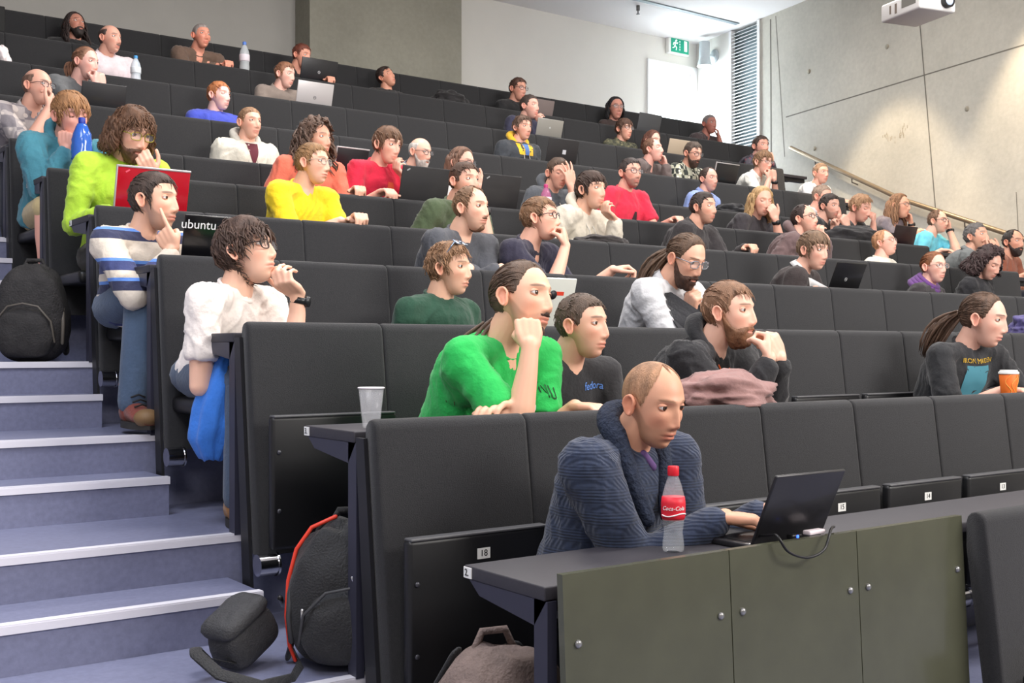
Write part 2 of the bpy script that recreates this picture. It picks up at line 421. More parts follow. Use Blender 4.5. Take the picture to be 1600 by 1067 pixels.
for pts in (((rx,.135),(rx-.012,.09)), ((rx-.012,.09),(rx+.02,.06),(rx+.012,.03)), ((rx-.012,.09),(rx-.025,.06),(rx-.05,.05)), ((rx,.13),(rx+.03,.115),(rx+.04,.13)), ((rx,.13),(rx-.03,.12),(rx-.04,.095))):
    b.tube([(a, e0, c) for a, c in pts], .007, 6)
build('running_figure_symbol', b, mat('exit_white', (240,245,240), .5, emit=(240,250,245), estr=.5), es)
# wall spotlight
p = wall_at(1117, 88); tip = p + wn*.34
sl_ = empty('wall_spotlight', (p.x, p.y, p.z), 'white cylindrical wall spotlight shining down beside the glazed door', 'lamp')
b = MB(); b.tube([(0,0,0), wn*.02], .09, 20, rnd=False); b.tube([wn*.02, wn*.13], .016, 8); build('wall_mount', b, mat('spot_grey', (176,184,188), .5), sl_)
hd = wn*.17
b = MB(); b.tube([hd+Vector((0,0,.17)), hd+Vector((0,0,-.05))], .072, 20, rnd=False); b.tube([hd+Vector((0,0,-.05)), hd+Vector((0,0,-.15))], [.072,.10], 20, rnd=False)
build('lamp_housing', b, mat('spot_grey', (176,184,188), .5), sl_, sharp=40)
b = MB(); b.tube([hd+Vector((0,0,-.150)), hd+Vector((0,0,-.155))], [.092,.09], 20, rnd=False); build('lamp_glass', b, mat('lamp_glow', (255,250,240), .5, emit=(255,250,240), estr=6), sl_)
hp = p+hd+Vector((0,0,-.2))
light('SPOT', hp, 170, (1,.97,.93), .05, target=hp+Vector((.05,.05,-1)), spot=120, blend=.7)
light('AREA', (dl/2+dr/2, YB+.45, dtop-.7), 160, (.85,.95,1), .7, 1.4, target=(dl/2+dr/2-1.5, YB-4, 1.6))
# wall washers on the concrete
for (px, e, off, an) in ((1405, 330, 1.25, 15), (1650, 330, .9, 17)):
    p = wall_at(px, 60); q = p + wn*off; q.z = CEIL-.12
    t = q - wn*math.sin(math.radians(an)) - Vector((0,0,1))*math.cos(math.radians(an))
    light('SPOT', q, e, (1,.80,.56), .07, target=t, spot=58, blend=.45)
# handrail on the right wall
hr = [wall_at(1245, 232), wall_at(1418, 312), wall_at(1600, 371)]
d_ = (hr[2]-hr[1]); hr[2] = hr[1] + d_*2.2
r0 = Vector(hr[0]) 
hb = empty('handrail', (r0.x, r0.y, r0.z), 'round metal handrail running down the concrete side wall', 'handrail')
b = MB(); b.tube([p+wn*.09-r0 for p in hr], .026, 12); build('rail', b, mat('bronze_steel_rail', (150,132,108), .35, metal=.6), hb)
for i in range(9):
    f = .12+i*.17 if i < 9 else 1
    tot = f*2
    p = hr[0].lerp(hr[1], tot) if tot <= 1 else hr[1].lerp(hr[2], tot-1)
    b = MB(); b.tube([p+wn*.09-r0, p+wn*.085-r0-Vector((0,0,.07)), p-r0-Vector((0,0,.09))], .008, 8); build('bracket', b, mat('bracket_grey', (120,112,104), .5, metal=.5), hb)
# projector on its ceiling pole
c = at(1434, 16, 5.2*S)
pj = empty('ceiling_projector', c, 'white ceiling-mounted projector with a black lens near the top right', 'projector', rz=math.radians(-14))
k_ = .235
b = MB(); b.rbox(-.16, .16, -.20, .20, -.055, .07, .015); build('body', b, mat('projector_white', (222,220,218), .45), pj, sharp=30)
b = MB(); b.box(-.1625, -.1595, -.16, -.02, -.01, .05); build('vent_grille', b, mat('vent_grey', (120,118,112), .6), pj, smooth=False)
b = MB(); b.box(-.1625, -.1595, .03, .05, -.03, .04); b.box(-.1625, -.1595, .09, .105, -.02, .04); build('connector_panel', b, mat('port_brown', (120,108,98), .6), pj, smooth=False)
b = MB(); b.tube([(.07,-.19,.012), (.07,-.235,.012)], [.045,.048], 20, rnd=False); lb = build('lens_barrel', b, M_BLACK, pj, sharp=40)
b = MB(); b.ellipsoid((.07,-.232,.012), (.035,.012,.035)); build('lens', b, mat('lens_glass', (190,205,230), .05, coat=1), lb)
b = MB(); b.tube([(0,0,.06), (0,0,CEIL-c.z)], .02, 10, rnd=False); build('ceiling_pole', b, M_WHITE, pj)

# ------------------------------------------------------------------ seating
LEAN = .11
def backrest_mesh():
    w = SP; h = .78*S; b = MB()
    n = 10; pr = []
    # side profile (y, z), z measured down from the top
    th = .058
    for i in range(7):
        a = math.pi*i/6; pr.append((th/2 - th/2*math.cos(a), -th/2 + th/2*math.sin(a)))
    pr = pr + [(th - LEAN*.0, -.10), (th-.012-LEAN*h, -h), (-LEAN*h, -h), (-.002-LEAN*h*.45, -h*.45)]
    rs = []
    for x, k in ((.0015,.80), (.007,.96), (.014,1), (w-.014,1), (w-.007,.96), (w-.0015,.80)):
        cy = th/2
        rs.append([(x, (p[0]-(cy-LEAN*-p[1]*0))*1*(k if False else 1)+( (1-k)*.02 if p[0] < th*.4 else -(1-k)*.02), p[1]-(1-k)*.02*(1 if p[1] > -.1 else 0)) for p in pr])
    rs2 = [[(x, y+cy*0, z) for x, y, z in r] for r in rs]
    b.ring_loft([[Vector(v) for v in r] for r in rs2])
    return b.mesh('backrest', M_FAB)
BACK_ME = backrest_mesh(); BACK_ME.set_sharp_from_angle(angle=math.radians(60))
def seat_board(up=True):
    w0, w1 = .022, SP-.022; H = .44*S; b = MB()
    if up:
        b.rbox(w0, w1, -.035, .0, 0, H, .012)
    else:
        b.rbox(w0, w1, -.40, .02, .0, .06, .02)
    return b
sb = seat_board(True); SEAT_UP = sb.mesh('folding_seat', M_BOARD); SEAT_UP.set_sharp_from_angle(angle=math.radians(50))
sb = seat_board(False); SEAT_DN = sb.mesh('folding_seat', M_BOARD); SEAT_DN.set_sharp_from_angle(angle=math.radians(50))
b = MB(); b.rbox(.028, SP-.028, -.036, .001, .44*S-.004, .44*S+.004, .0035); EDGE_ME = b.mesh('seat_edge_strip', M_EDGE)
b = MB(); b.tube([(-.028, -.03, .02), (.03, -.03, .02)], .034, 18, rnd=False); b.tube([(.03, -.03, .02), (.036, -.03, .02)], .038, 18, rnd=False); PIV_ME = b.mesh('pivot_barrel', M_CHROME); PIV_ME.set_sharp_from_angle(angle=math.radians(40))
b = MB(); b.box(-.004, .004, -.05, .05, 0, .42); BRK_ME = b.mesh('seat_bracket', M_DSTEEL, smooth=False)
b = MB(); b.ellipsoid((.045, -.037, .12), (.007,.004,.007))
BOLT_ME = b.mesh('bolt', mat('bolt_grey', (70,70,76), .4, metal=.5))
OCC = set()
SEAT0 = None
def make_seats():
    for k in range(1, 11):
        n = int((RIGHT[k]-X0)/SP)
        if k <= 3: n = {1: 9, 2: 11, 3: 14}[k]
        for i in range(n):
            x = X0 + i*SP; Y = rowY(k); T = rowT(k); F = rowF(k)
            if k == 10 and i == 0: continue
            e = empty('auditorium_seat', (x, Y, F), 'charcoal fabric tip-up seat, %s seat from the stairs in the %s row from the front' % (ORD[i], ORD[k-1]), 'seat', 'tip-up seats of the %s row' % ORD[k-1])
            o = obj('backrest', BACK_ME, e, (0, 0, T-F))
            occ = (k, i) in OCC
            yb = -LEAN*.5-.03
            if occ:
                obj('folding_seat', SEAT_DN, e, (0, yb, .36))
            else:
                s = obj('folding_seat', SEAT_UP, e, (0, yb-.04, .69*S-.44*S+.012))
                obj('edge_strip', EDGE_ME, s)
                if k <= 2: obj('bolt', BOLT_ME, s); obj('bolt', BOLT_ME, s, (0,0,.18))
            if k <= 4: obj('pivot_barrel', PIV_ME, e, (0.0 if i else .012, yb-.02, .18))
            if k == 1 and not occ and i < 7:
                num = 18-i
                pl = MB(); pl.box(-.02, .02, -.0008, 0, -.014, .014)
                po = build('number_plate', pl, M_WHITE, e, smooth=False, loc=(.245, yb-.076, .69*S-.040))
                po['label'] = 'white plate reading %d' % num
                t = obj('number', text_mesh(str(num), .024, M_INK), po, (0, -.0012, 0), (math.radians(90), 0, 0))
# desk boards, one long board per row (row k sits behind backrest k-1)
def make_desk(k):
    Y = rowY(k-1); z = rowT(k-1) - .035; x1 = min(RIGHT[k], X0+{1:11*SP}.get(k, 99))
    r = empty('desk', (X0, Y, rowF(k)), 'long charcoal writing desk on the %s seating row from the front' % ORD[k-1], 'desk', None)
    zl = z-rowF(k)
    L = x1-X0
    b = MB(); b.rbox(-.012, L, .062, .36, zl-.030, zl, .004); build('desktop', b, M_DESK, r, sharp=30)
    b = MB(); b.box(0, L, .10, .16, zl-.065, zl-.031); build('support_rail', b, M_DSTEEL, r, smooth=False)
    # end frame: upright with a bracket
    b = MB(); b.box(-.010, .014, .055, .10, -.0, zl-.03); b.prism([(.06, zl-.03), (.34, zl-.03), (.30, zl-.06), (.10, zl-.085)], -.010, .012, 'X'); build('end_upright', b, M_STEEL, r, smooth=False)
    if k <= 6:
        b = MB(); b.box(-.0145, -.0122, .326, .356, zl-.027, zl-.003); pl = build('row_plate', b, M_WHITE, r, smooth=False)
        t = obj('row_number', text_mesh(str(k+1)+'.', .022, M_INK), pl, (-.0152, .343, zl-.015), (math.radians(90), 0, math.radians(-90)))
    m = max(1, int(L/(SP*3)))
    for i in range(1, m):
        b = MB(); b.box(i*SP*3-.012, i*SP*3+.012, .07, .10, 0, zl-.065); build('support_leg', b, M_DSTEEL, r, smooth=False)
for k in range(1, 11): make_desk(k)
# end flanks of the backrests
for k in range(1, 10):
    Y = rowY(k); F = rowF(k); T = rowT(k)
    b = MB(); h = T-F
    b.prism([(.012, h-.05), (.055, h-.05), (.055-LEAN*h*.75, .0), (-.01-LEAN*h*.75, 0)], -.012, -.001, 'X')
    o = build('row_end_flank', b, M_DSTEEL, smooth=False, loc=(X0, Y, F)); tag(o, 'thin dark steel flank closing the stair end of the %s backrest row' % ORD[k-1], 'seat frame', 'steel flanks at the stair ends of the rows')
# panels under the front desk and the padded back beside them
xs = [1.507*S, at(1139, 865, rowY(0)).x, at(1338, 821, rowY(0)).x, at(1503, 795, rowY(0)).x]
M_PANEL = mat('olive_grey_glossy_panel', (74,75,60), .27, noise_amt=.10, scale=9, bump=.02, bscale=14, coat=.2)
for i in range(3):
    e = empty('front_panel', (xs[i], rowY(0), 0), 'glossy olive-grey front panel, %s of the three under the front desk' % ('leftmost', 'middle', 'rightmost')[i], 'panel', 'panels under the front desk')
    b = MB(); w = xs[i+1]-xs[i]
    h = rowT(0)
    b.prism([(0.0, h), (.018, h), (.018-.05, .02), (-.05, .02)], .0015, w-.0015, 'X'); build('board', b, M_PANEL, e, smooth=False)
    for (bx, bz) in ((.035, h-.14), (w-.035, h-.14), (.035, .30), (w-.035, .30)):
        b = MB(); b.ellipsoid((bx, -.05*(h-bz)/h-.002, bz), (.0085,.006,.0085)); build('bolt', b, mat('bolt_light', (150,150,150), .3, metal=.7), e)
e0x = xs[3]
for i in range(5):
    e = empty('auditorium_seat', (e0x+i*SP+.012, rowY(0)-.03, 0), 'charcoal fabric seat back at the bottom right corner, %s seat right of the glossy panels' % ORD[i], 'seat', 'seats right of the glossy panels')
    o = obj('backrest', BACK_ME, e, (0,0,rowT(0)+.012)); b = MB(); b.rbox(.02, SP-.02, -.16, -.12, .15, .55, .01); build('folding_seat', b, M_BOARD, e)
# dark end post at the top left
p = at(3, 12, rowY(10)); b = MB(); b.rbox(p.x-.5, at(6,30,rowY(10)).x, rowY(10)-.05, rowY(10)+.1, rowF(10), p.z, .01)
tag(build('end_post', b, mat('dark_post', (38,38,38), .8)), 'dark panel post at the stair end of the topmost row', 'post')
# ------------------------------------------------------------------ people
def sstep(a, b, x):
    t = np.clip((x-a)/(b-a), 0, 1); return t*t*(3-2*t)
def ell_exit(u, c, R):
    c = np.array(c); R = np.array(R)
    A = ((u/R)**2).sum(1); B = (u*c/R**2).sum(1); Cq = ((c/R)**2).sum()-1
    return (B+np.sqrt(np.maximum(B*B-A*Cq, 0)))/A
def skull_r(u):
    r = np.stack([ell_exit(u, (0,-.012,.030), (.0745,.094,.089)),
                  ell_exit(u, (0,.024,-.050), (.046,.056,.060)),
                  ell_exit(u, (0,.022,-.012), (.060,.064,.078))])
    k = 170.; mx = r.max(0)
    return mx + np.log(np.exp(k*(r-mx)).sum(0))/k - .003
def dirs(nlat, nlon):
    t = -1 + 2*np.arange(nlon)/nlon
    ph = np.pi*(.42*t+.58*t**3)
    th = np.linspace(.0, np.pi, nlat+1)
    TH, PH = np.meshgrid(th, ph, indexing='ij')
    u = np.stack([np.sin(TH)*np.sin(PH), np.sin(TH)*np.cos(PH), np.cos(TH)], -1).reshape(-1, 3)
    f = []
    for i in range(nlat):
        for j in range(nlon):
            k = (j+1) % nlon; f.append((i*nlon+j, (i+1)*nlon+j, (i+1)*nlon+k, i*nlon+k))
    return u, f
_DC = {}
def dirs_c(a, b):
    if (a, b) not in _DC: _DC[(a, b)] = dirs(a, b)
    return _DC[(a, b)]
def g2(x, z, cx, cz, sx, sz): return np.exp(-((x-cx)/sx)**2-((z-cz)/sz)**2)
def face(u, jaw=1.0, nose=1.0, smile=0):
    p = u*skull_r(u)[:, None]
    x, f, z = p[:, 0].copy(), p[:, 1].copy(), p[:, 2].copy(); ax = np.abs(x)
    w = sstep(.0, .045, f)
    hz = np.interp(z, [-.054,-.046,-.040,-.034,-.027,-.018,-.006,.010,.024,.038], [0,.001,.006,.0135,.0190,.0175,.0130,.008,.003,0])
    sg = np.interp(z, [-.04,-.03,-.01,.02], [.0108,.0102,.0070,.0072])
    d = nose*hz*np.exp(-(x/sg)**2*.75)
    d += .0065*nose*g2(ax, z, .0130, -.033, .006, .007)
    d -= .0095*g2(ax, z, .031, .016, .0165, .0125)
    d += .0045*g2(ax, z, .026, .036, .021, .009) + .003*g2(x, z, 0, .036, .02, .01)
    d += .0055*np.exp(-(x/.021)**4-((z+.0545)/.0052)**2) + .0062*np.exp(-(x/.018)**4-((z+.0665)/.0058)**2)
    d -= .0045*np.exp(-(x/.025)**4-((z+.0605)/.0022)**2)
    d -= .0035*g2(x, z, 0, -.079, .02, .006) + .002*g2(x, z, 0, -.047, .004, .006)
    d += .008*g2(x, z, 0, -.098, .019, .015)*jaw
    d += .004*g2(ax, z, .046, -.012, .018, .016)
    d -= .003*g2(ax, z, .042, -.05, .014, .02)
    p[:, 1] += w*d
    p[:, 0] *= 1 + .05*(jaw-1)*sstep(-.02, -.08, z)
    return p
AZ = [0,25,45,60,76,88,98,110,125,180]
HL = {'short': [.070,.070,.066,.052,-.006,.012,.026,.0,-.035,-.072],
      'fringe': [.050,.050,.048,.035,-.012,-.005,.0,-.02,-.045,-.085],
      'recede': [.096,.118,.105,.060,-.004,.012,.026,.0,-.035,-.070],
      'bald': [.3,.3,.3,.3,.03,.015,.026,.0,-.035,-.070],
      'back': [.092,.090,.080,.050,.004,.012,.022,-.010,-.045,-.085]}
def hair_mask(u, p, line):
    az = np.degrees(np.abs(np.arctan2(u[:, 0], u[:, 1])))
    l = np.interp(az, AZ, HL[line]); m = sstep(-.004, .012, p[:, 2]-l)
    if line == 'bald': m *= 1-sstep(.058, .085, p[:, 2])*(1) 
    return m
def vnoise(P, s, o=0): return np.array([noise.noise(Vector((q[0]*s+o, q[1]*s, q[2]*s))) for q in P])
#   style: (hairline, thickness, lock count, lock length, lock radius, flow, shell noise)
STY = {'buzz': ('short', .0045, 0, 0, 0, 'down', .1), 'buzzrecede': ('recede', .004, 0, 0, 0, 'down', .1), 'ring': ('bald', .006, 0, 0, 0, 'down', .1),
       'short': ('short', .011, 150, .045, .0048, 'fwd', .5), 'crop': ('short', .008, 110, .026, .0040, 'fwd', .4), 'fringe': ('fringe', .017, 240, .07, .0055, 'fwd', .4),
       'recede': ('recede', .010, 140, .035, .0045, 'fwd', .4), 'messy': ('short', .017, 260, .060, .0055, 'mess', .7), 'shaggy': ('fringe', .021, 300, .08, .0062, 'mess', .7),
       'curly': ('short', .022, 340, .04, .0085, 'curl', .9), 'bigcurly': ('back', .034, 520, .05, .0100, 'curl', .9), 'slick': ('back', .008, 190, .08, .0042, 'back', .25),
       'long': ('back', .014, 200, .07, .0060, 'part', .3)}
def hair_mesh(style, M, hs, near, opts):
    line, T, n, L, R, flow, nz = STY[style]
    a, b_ = (46, 64) if near else (30, 44)
    u, f = dirs_c(a, b_)
    p = face(u); mk = hair_mask(u, p, line)
    th = T*(1+nz*vnoise(p, 28 if flow != 'curl' else 45, 3.1))
    top = sstep(.02, .1, p[:, 2]); th = th*(.62+.38*top) if style not in ('bigcurly','ring') else th
    P = p + u*(th*mk - .006*(1-mk))[:, None]
    mb = MB(); mb.add([tuple(q) for q in P], f)
    rnd = random.Random(int(opts.get('seed', 1)))
    tries = 0; cnt = 0
    crown = np.array([rnd.uniform(-.01,.01), -.06, .1]); 
    if not near: n = int(n*.8); R *= .9
    else: n = int(n*2.4); R *= .62
    UU = []; 
    while cnt < n and tries < n*8:
        tries += 1
        d = np.array([rnd.gauss(0,1), rnd.gauss(0,1), rnd.gauss(0,1)+.3]); d /= np.linalg.norm(d)
        UU.append(d); cnt += 1
    if n:
        UU = np.array(UU); pp = face(UU); mm = hair_mask(UU, pp, line)
        for d, q, m in zip(UU, pp, mm):
            if m < .55: continue
            if flow == 'fwd': fl = np.array([.25*np.sign(q[0])*(1 if q[2] < .09 else .4), (.8 if q[2] > .04 else .15), -.35 if q[2] > .06 else -1.])
            elif flow == 'back': fl = np.array([0, -1, .1 if q[2] < .03 else -.25])
            elif flow == 'part': fl = np.array([np.sign(q[0])*.8, -.35, -.9])
            elif flow == 'mess': fl = np.array([rnd.uniform(-.7,.7)+.3*np.sign(q[0]), rnd.uniform(-.4,.9), -.5 if q[2] > .06 else -1.])
            elif flow == 'curl': fl = np.array([rnd.gauss(0,1), rnd.gauss(0,1), rnd.gauss(0,1)-.3])
            else: fl = np.array([0,0,-1.])
            fl = fl - d*fl.dot(d); ln = np.linalg.norm(fl)
            if ln < 1e-4: continue
            fl /= ln; l = L*rnd.uniform(.6,1.15); pts = []; rr = []
            side = np.cross(d, fl)
            dd = d.copy()
            for s_ in range(5):
                t = s_/4
                v = d + fl*(l*t/.1) + side*(math.sin(t*6+rnd.uniform(0,1))*(.12 if flow == 'curl' else .03)); v /= np.linalg.norm(v)
                r = float(skull_r(v[None])[0]) + T*(.55+.45*rnd.random()) + (.012*t*rnd.random() if flow in ('mess','curl') else .003*t)
                if q[2] < .02: r -= T*.35
                pts.append(Vector(v*r)); rr.append(R*(1, 1.1, .9, .6, .12)[s_])
            mb.tube(pts, rr, 5, rnd=False, flat=.55)
    if style == 'long' or opts.get('curtain'):
        Lh = opts.get('curtain', .2); nn = 420 if near else 220
        for i in range(nn):
            az = math.radians(rnd.uniform(opts.get('caz', 72), 180))*rnd.choice((-1, 1)); z0 = rnd.uniform(-.02, .07)
            hrx, hry = .0745+T*.8, .094+T*.8
            xo = math.sin(az)*hrx*rnd.uniform(.88,1.04); yo = math.cos(az)*hry*rnd.uniform(.88,1.04)-.012
            pts = []; rr = []; wav = opts.get('wave', .006); ph = rnd.uniform(0, 6); l = Lh*rnd.uniform(.75, 1.05)+z0
            for s_ in range(7):
                t = s_/6; k = 1 + (.10+opts.get('flare', .1))*t
                k0 = math.sqrt(max(.2, 1-max(0, (z0-.03-l*t)/.1)**2))
                pts.append(Vector((xo*k*k0+wav*math.sin(ph+t*9), yo*k*k0+wav*math.cos(ph+t*8)-.01*t, z0-l*t)))
                rr.append(.0075*(1,1.15,1.15,1.1,1,.8,.15)[s_])
            mb.tube(pts, rr, 5, rnd=False, flat=.5)
    if 'tail' in opts:
        tx, tf, tz, ln_, rad = opts['tail']
        base = Vector((0,-.103,tz)); 
        for i in range(90 if near else 40):
            o1 = Vector((rnd.gauss(0,1)*rad*.30, rnd.gauss(0,1)*rad*.27, rnd.uniform(-.01,.01))); pts = []; rr = []
            for s_ in range(6):
                t = s_/5
                pts.append(base + o1*(1+1.6*math.sin(t*2.6)) + Vector((tx, tf, -ln_))*t + Vector((0, -.02*math.sin(t*3.14), .02*math.sin(t*3.1))))
                rr.append(rad*.17*(.8,1.1,1.1,.9,.7,.15)[s_])
            mb.tube(pts, rr, 5, rnd=False)
    mb.v = [tuple(M @ Vector(v)) for v in mb.v]
    return mb
def beard_mesh(kind, M, near):
    u, f = dirs_c(*( (60, 80) if near else (34, 50)))
    p = face(u); x, ff, z = p[:,0], p[:,1], p[:,2]; ax = np.abs(x)
    az = np.degrees(np.abs(np.arctan2(u[:,0], u[:,1])))
    lips = np.exp(-(x/.022)**4-((z+.0605)/.0085)**4)
    if kind == 'full':
        up = np.interp(az, [0,20,40,60,80,95], [-.040,-.042,-.050,-.040,-.012,.01])
        m = sstep(0,.008,up-z)*(1-lips)*sstep(98,88,az)*sstep(-.125,-.11,z)
        t = .009*np.ones_like(z)+.008*g2(x,z,0,-.10,.03,.03)
    elif kind == 'moustache':
        m = g2(x,z,0,-.046,.026,.006)**1*(1-lips); m = sstep(.35,.6,m); t = .006*np.ones_like(z)
    else:  # goatee
        m = np.maximum(sstep(.35,.6,g2(x,z,0,-.094,.019,.018)), sstep(.35,.6,g2(x,z,0,-.046,.024,.006)))*(1-lips); t = .006*np.ones_like(z)
    P = p + u*(t*m*(1+.4*vnoise(p,90)) - .005*(1-m))[:,None]
    mb = MB(); mb.add([tuple(q) for q in P], f); mb.v = [tuple(M @ Vector(v)) for v in mb.v]
    return mb
EYE_M = [mat('eye_white', (226,220,214), .25), mat('iris_brown', (74,54,40), .2), mat('pupil', (8,8,8), .1), mat('iris_blue', (92,112,124), .2)]
def remesh_obj(mb, voxel, it, m):
    me = mb.mesh('tmp', m, smooth=True, recalc=True, merge=True)
    o = bpy.data.objects.new('tmp', me); COL.objects.link(o)
    r = o.modifiers.new('r', 'REMESH'); r.mode = 'VOXEL'; r.voxel_size = voxel; r.use_smooth_shade = True
    s = o.modifiers.new('s', 'SMOOTH'); s.factor = .5; s.iterations = it
    return o
def hand(mb, w, d, n, th, pose, sc=1.0):
    """wrist w, direction d, palm normal n, thumb side th"""
    d = d.normalized(); n = (n - d*n.dot(d)).normalized(); t2 = n.cross(d); t2 = t2 if t2.dot(th) > 0 else -t2
    cur = {'fist': (78,95,60), 'relaxed': (28,35,20), 'flat': (10,14,8), 'curl': (50,60,30), 'spread': (8,18,10), 'point': (75,90,50)}[pose]
    off = (.030,.010,-.010,-.029); lf = (.94,1.04,.97,.78); ml = (.088,.090,.086,.079)
    for i in range(4):
        k = t2*off[i]*sc; kn = w + d*ml[i]*sc + k
        mb.tube([w + t2*off[i]*.55*sc + d*.008*sc, w + d*ml[i]*.55*sc + k*.95, kn], [.0145*sc,.0145*sc,.0112*sc], 10)
        c = list(cur)
        if pose == 'point' and i == 0: c = [4, 10, 6]
        c = [v*(1+.08*(i-1)) for v in c]
        a = 0; p = kn; pts = [kn]; sp = {'spread': (.30,.10,-.10,-.32)}.get(pose, (.06,.02,-.02,-.07))[i]
        for j, l in enumerate((.043,.027,.022)):
            a += math.radians(c[j]); dd = (d*math.cos(a)+n*math.sin(a) + t2*sp*max(0, math.cos(a))).normalized()
            p = p + dd*l*lf[i]*sc; pts.append(p)
        mb.tube(pts, [.0093*sc,.0090*sc,.0080*sc,.0070*sc], 9)
    b0 = w + d*.022*sc + t2*.022*sc + n*.004; 
    if pose in ('fist','point'): v1, v2, v3 = d*.75+t2*.45+n*.5, d*.55-t2*.15+n*.8, d*.2-t2*.7+n*.6
    else: v1, v2, v3 = d*.6+t2*.75+n*.3, d*.85+t2*.35+n*.25, d*.95+t2*.1+n*.25
    p1 = b0+v1.normalized()*.044*sc; p2 = p1+v2.normalized()*.032*sc; p3 = p2+v3.normalized()*.025*sc
    mb.tube([b0, p1, p2, p3], [.0155*sc,.0125*sc,.0105*sc,.009*sc], 9)
PENDING = []
# angle between each face and the line to the viewer's side of the hall, keyed by seat position
ANG = {1022: 46, 818: 54, 912: 60, 1142: 64, 1538: 72, 388: 62, 704: 64, 1072: 48, 243: 58, 738: 54, 846: 72, 1272: 52, 1460: 48, 1545: 54, 207: 32, 490: 58, 727: 42, 925: 50, 1100: 58, 1258: 62, 1383: 66, 1527: 58, 1584: 50, 112: 30, 496: 48, 606: 44, 657: 50, 722: 54, 872: 30, 986: 36, 1190: 32, 1297: 50, 1345: 58, 1466: 62, 60: 48, 391: 34, 1108: 46, 1285: 58, 1406: 66, 135: 50, 343: 50, 1021: 66, 1083: 44, 1193: 46, 1283: 44, 173: 46, 446: 52, 828: 54, 976: 44, 1020: 50, 1189: 40, 118: 30, 315: 30, 472: 50, 604: 48, 810: 44, 962: 24, 1109: 44, 817: 40}
def ik(s, w, l1, l2, pole):
    v = w-s; dst = v.length
    if dst > (l1+l2)*.985:
        k = dst/((l1+l2)*.985); l1 *= k; l2 *= k
    dst = max(dst, abs(l1-l2)+.02)
    v.normalize(); a = (l1*l1-l2*l2+dst*dst)/(2*dst); h = math.sqrt(max(0, l1*l1-a*a))
    q = pole - s; q = q - v*q.dot(v)
    q = q.normalized() if q.length > 1e-4 else Vector((0,0,-1))
    return s + v*a + q*h
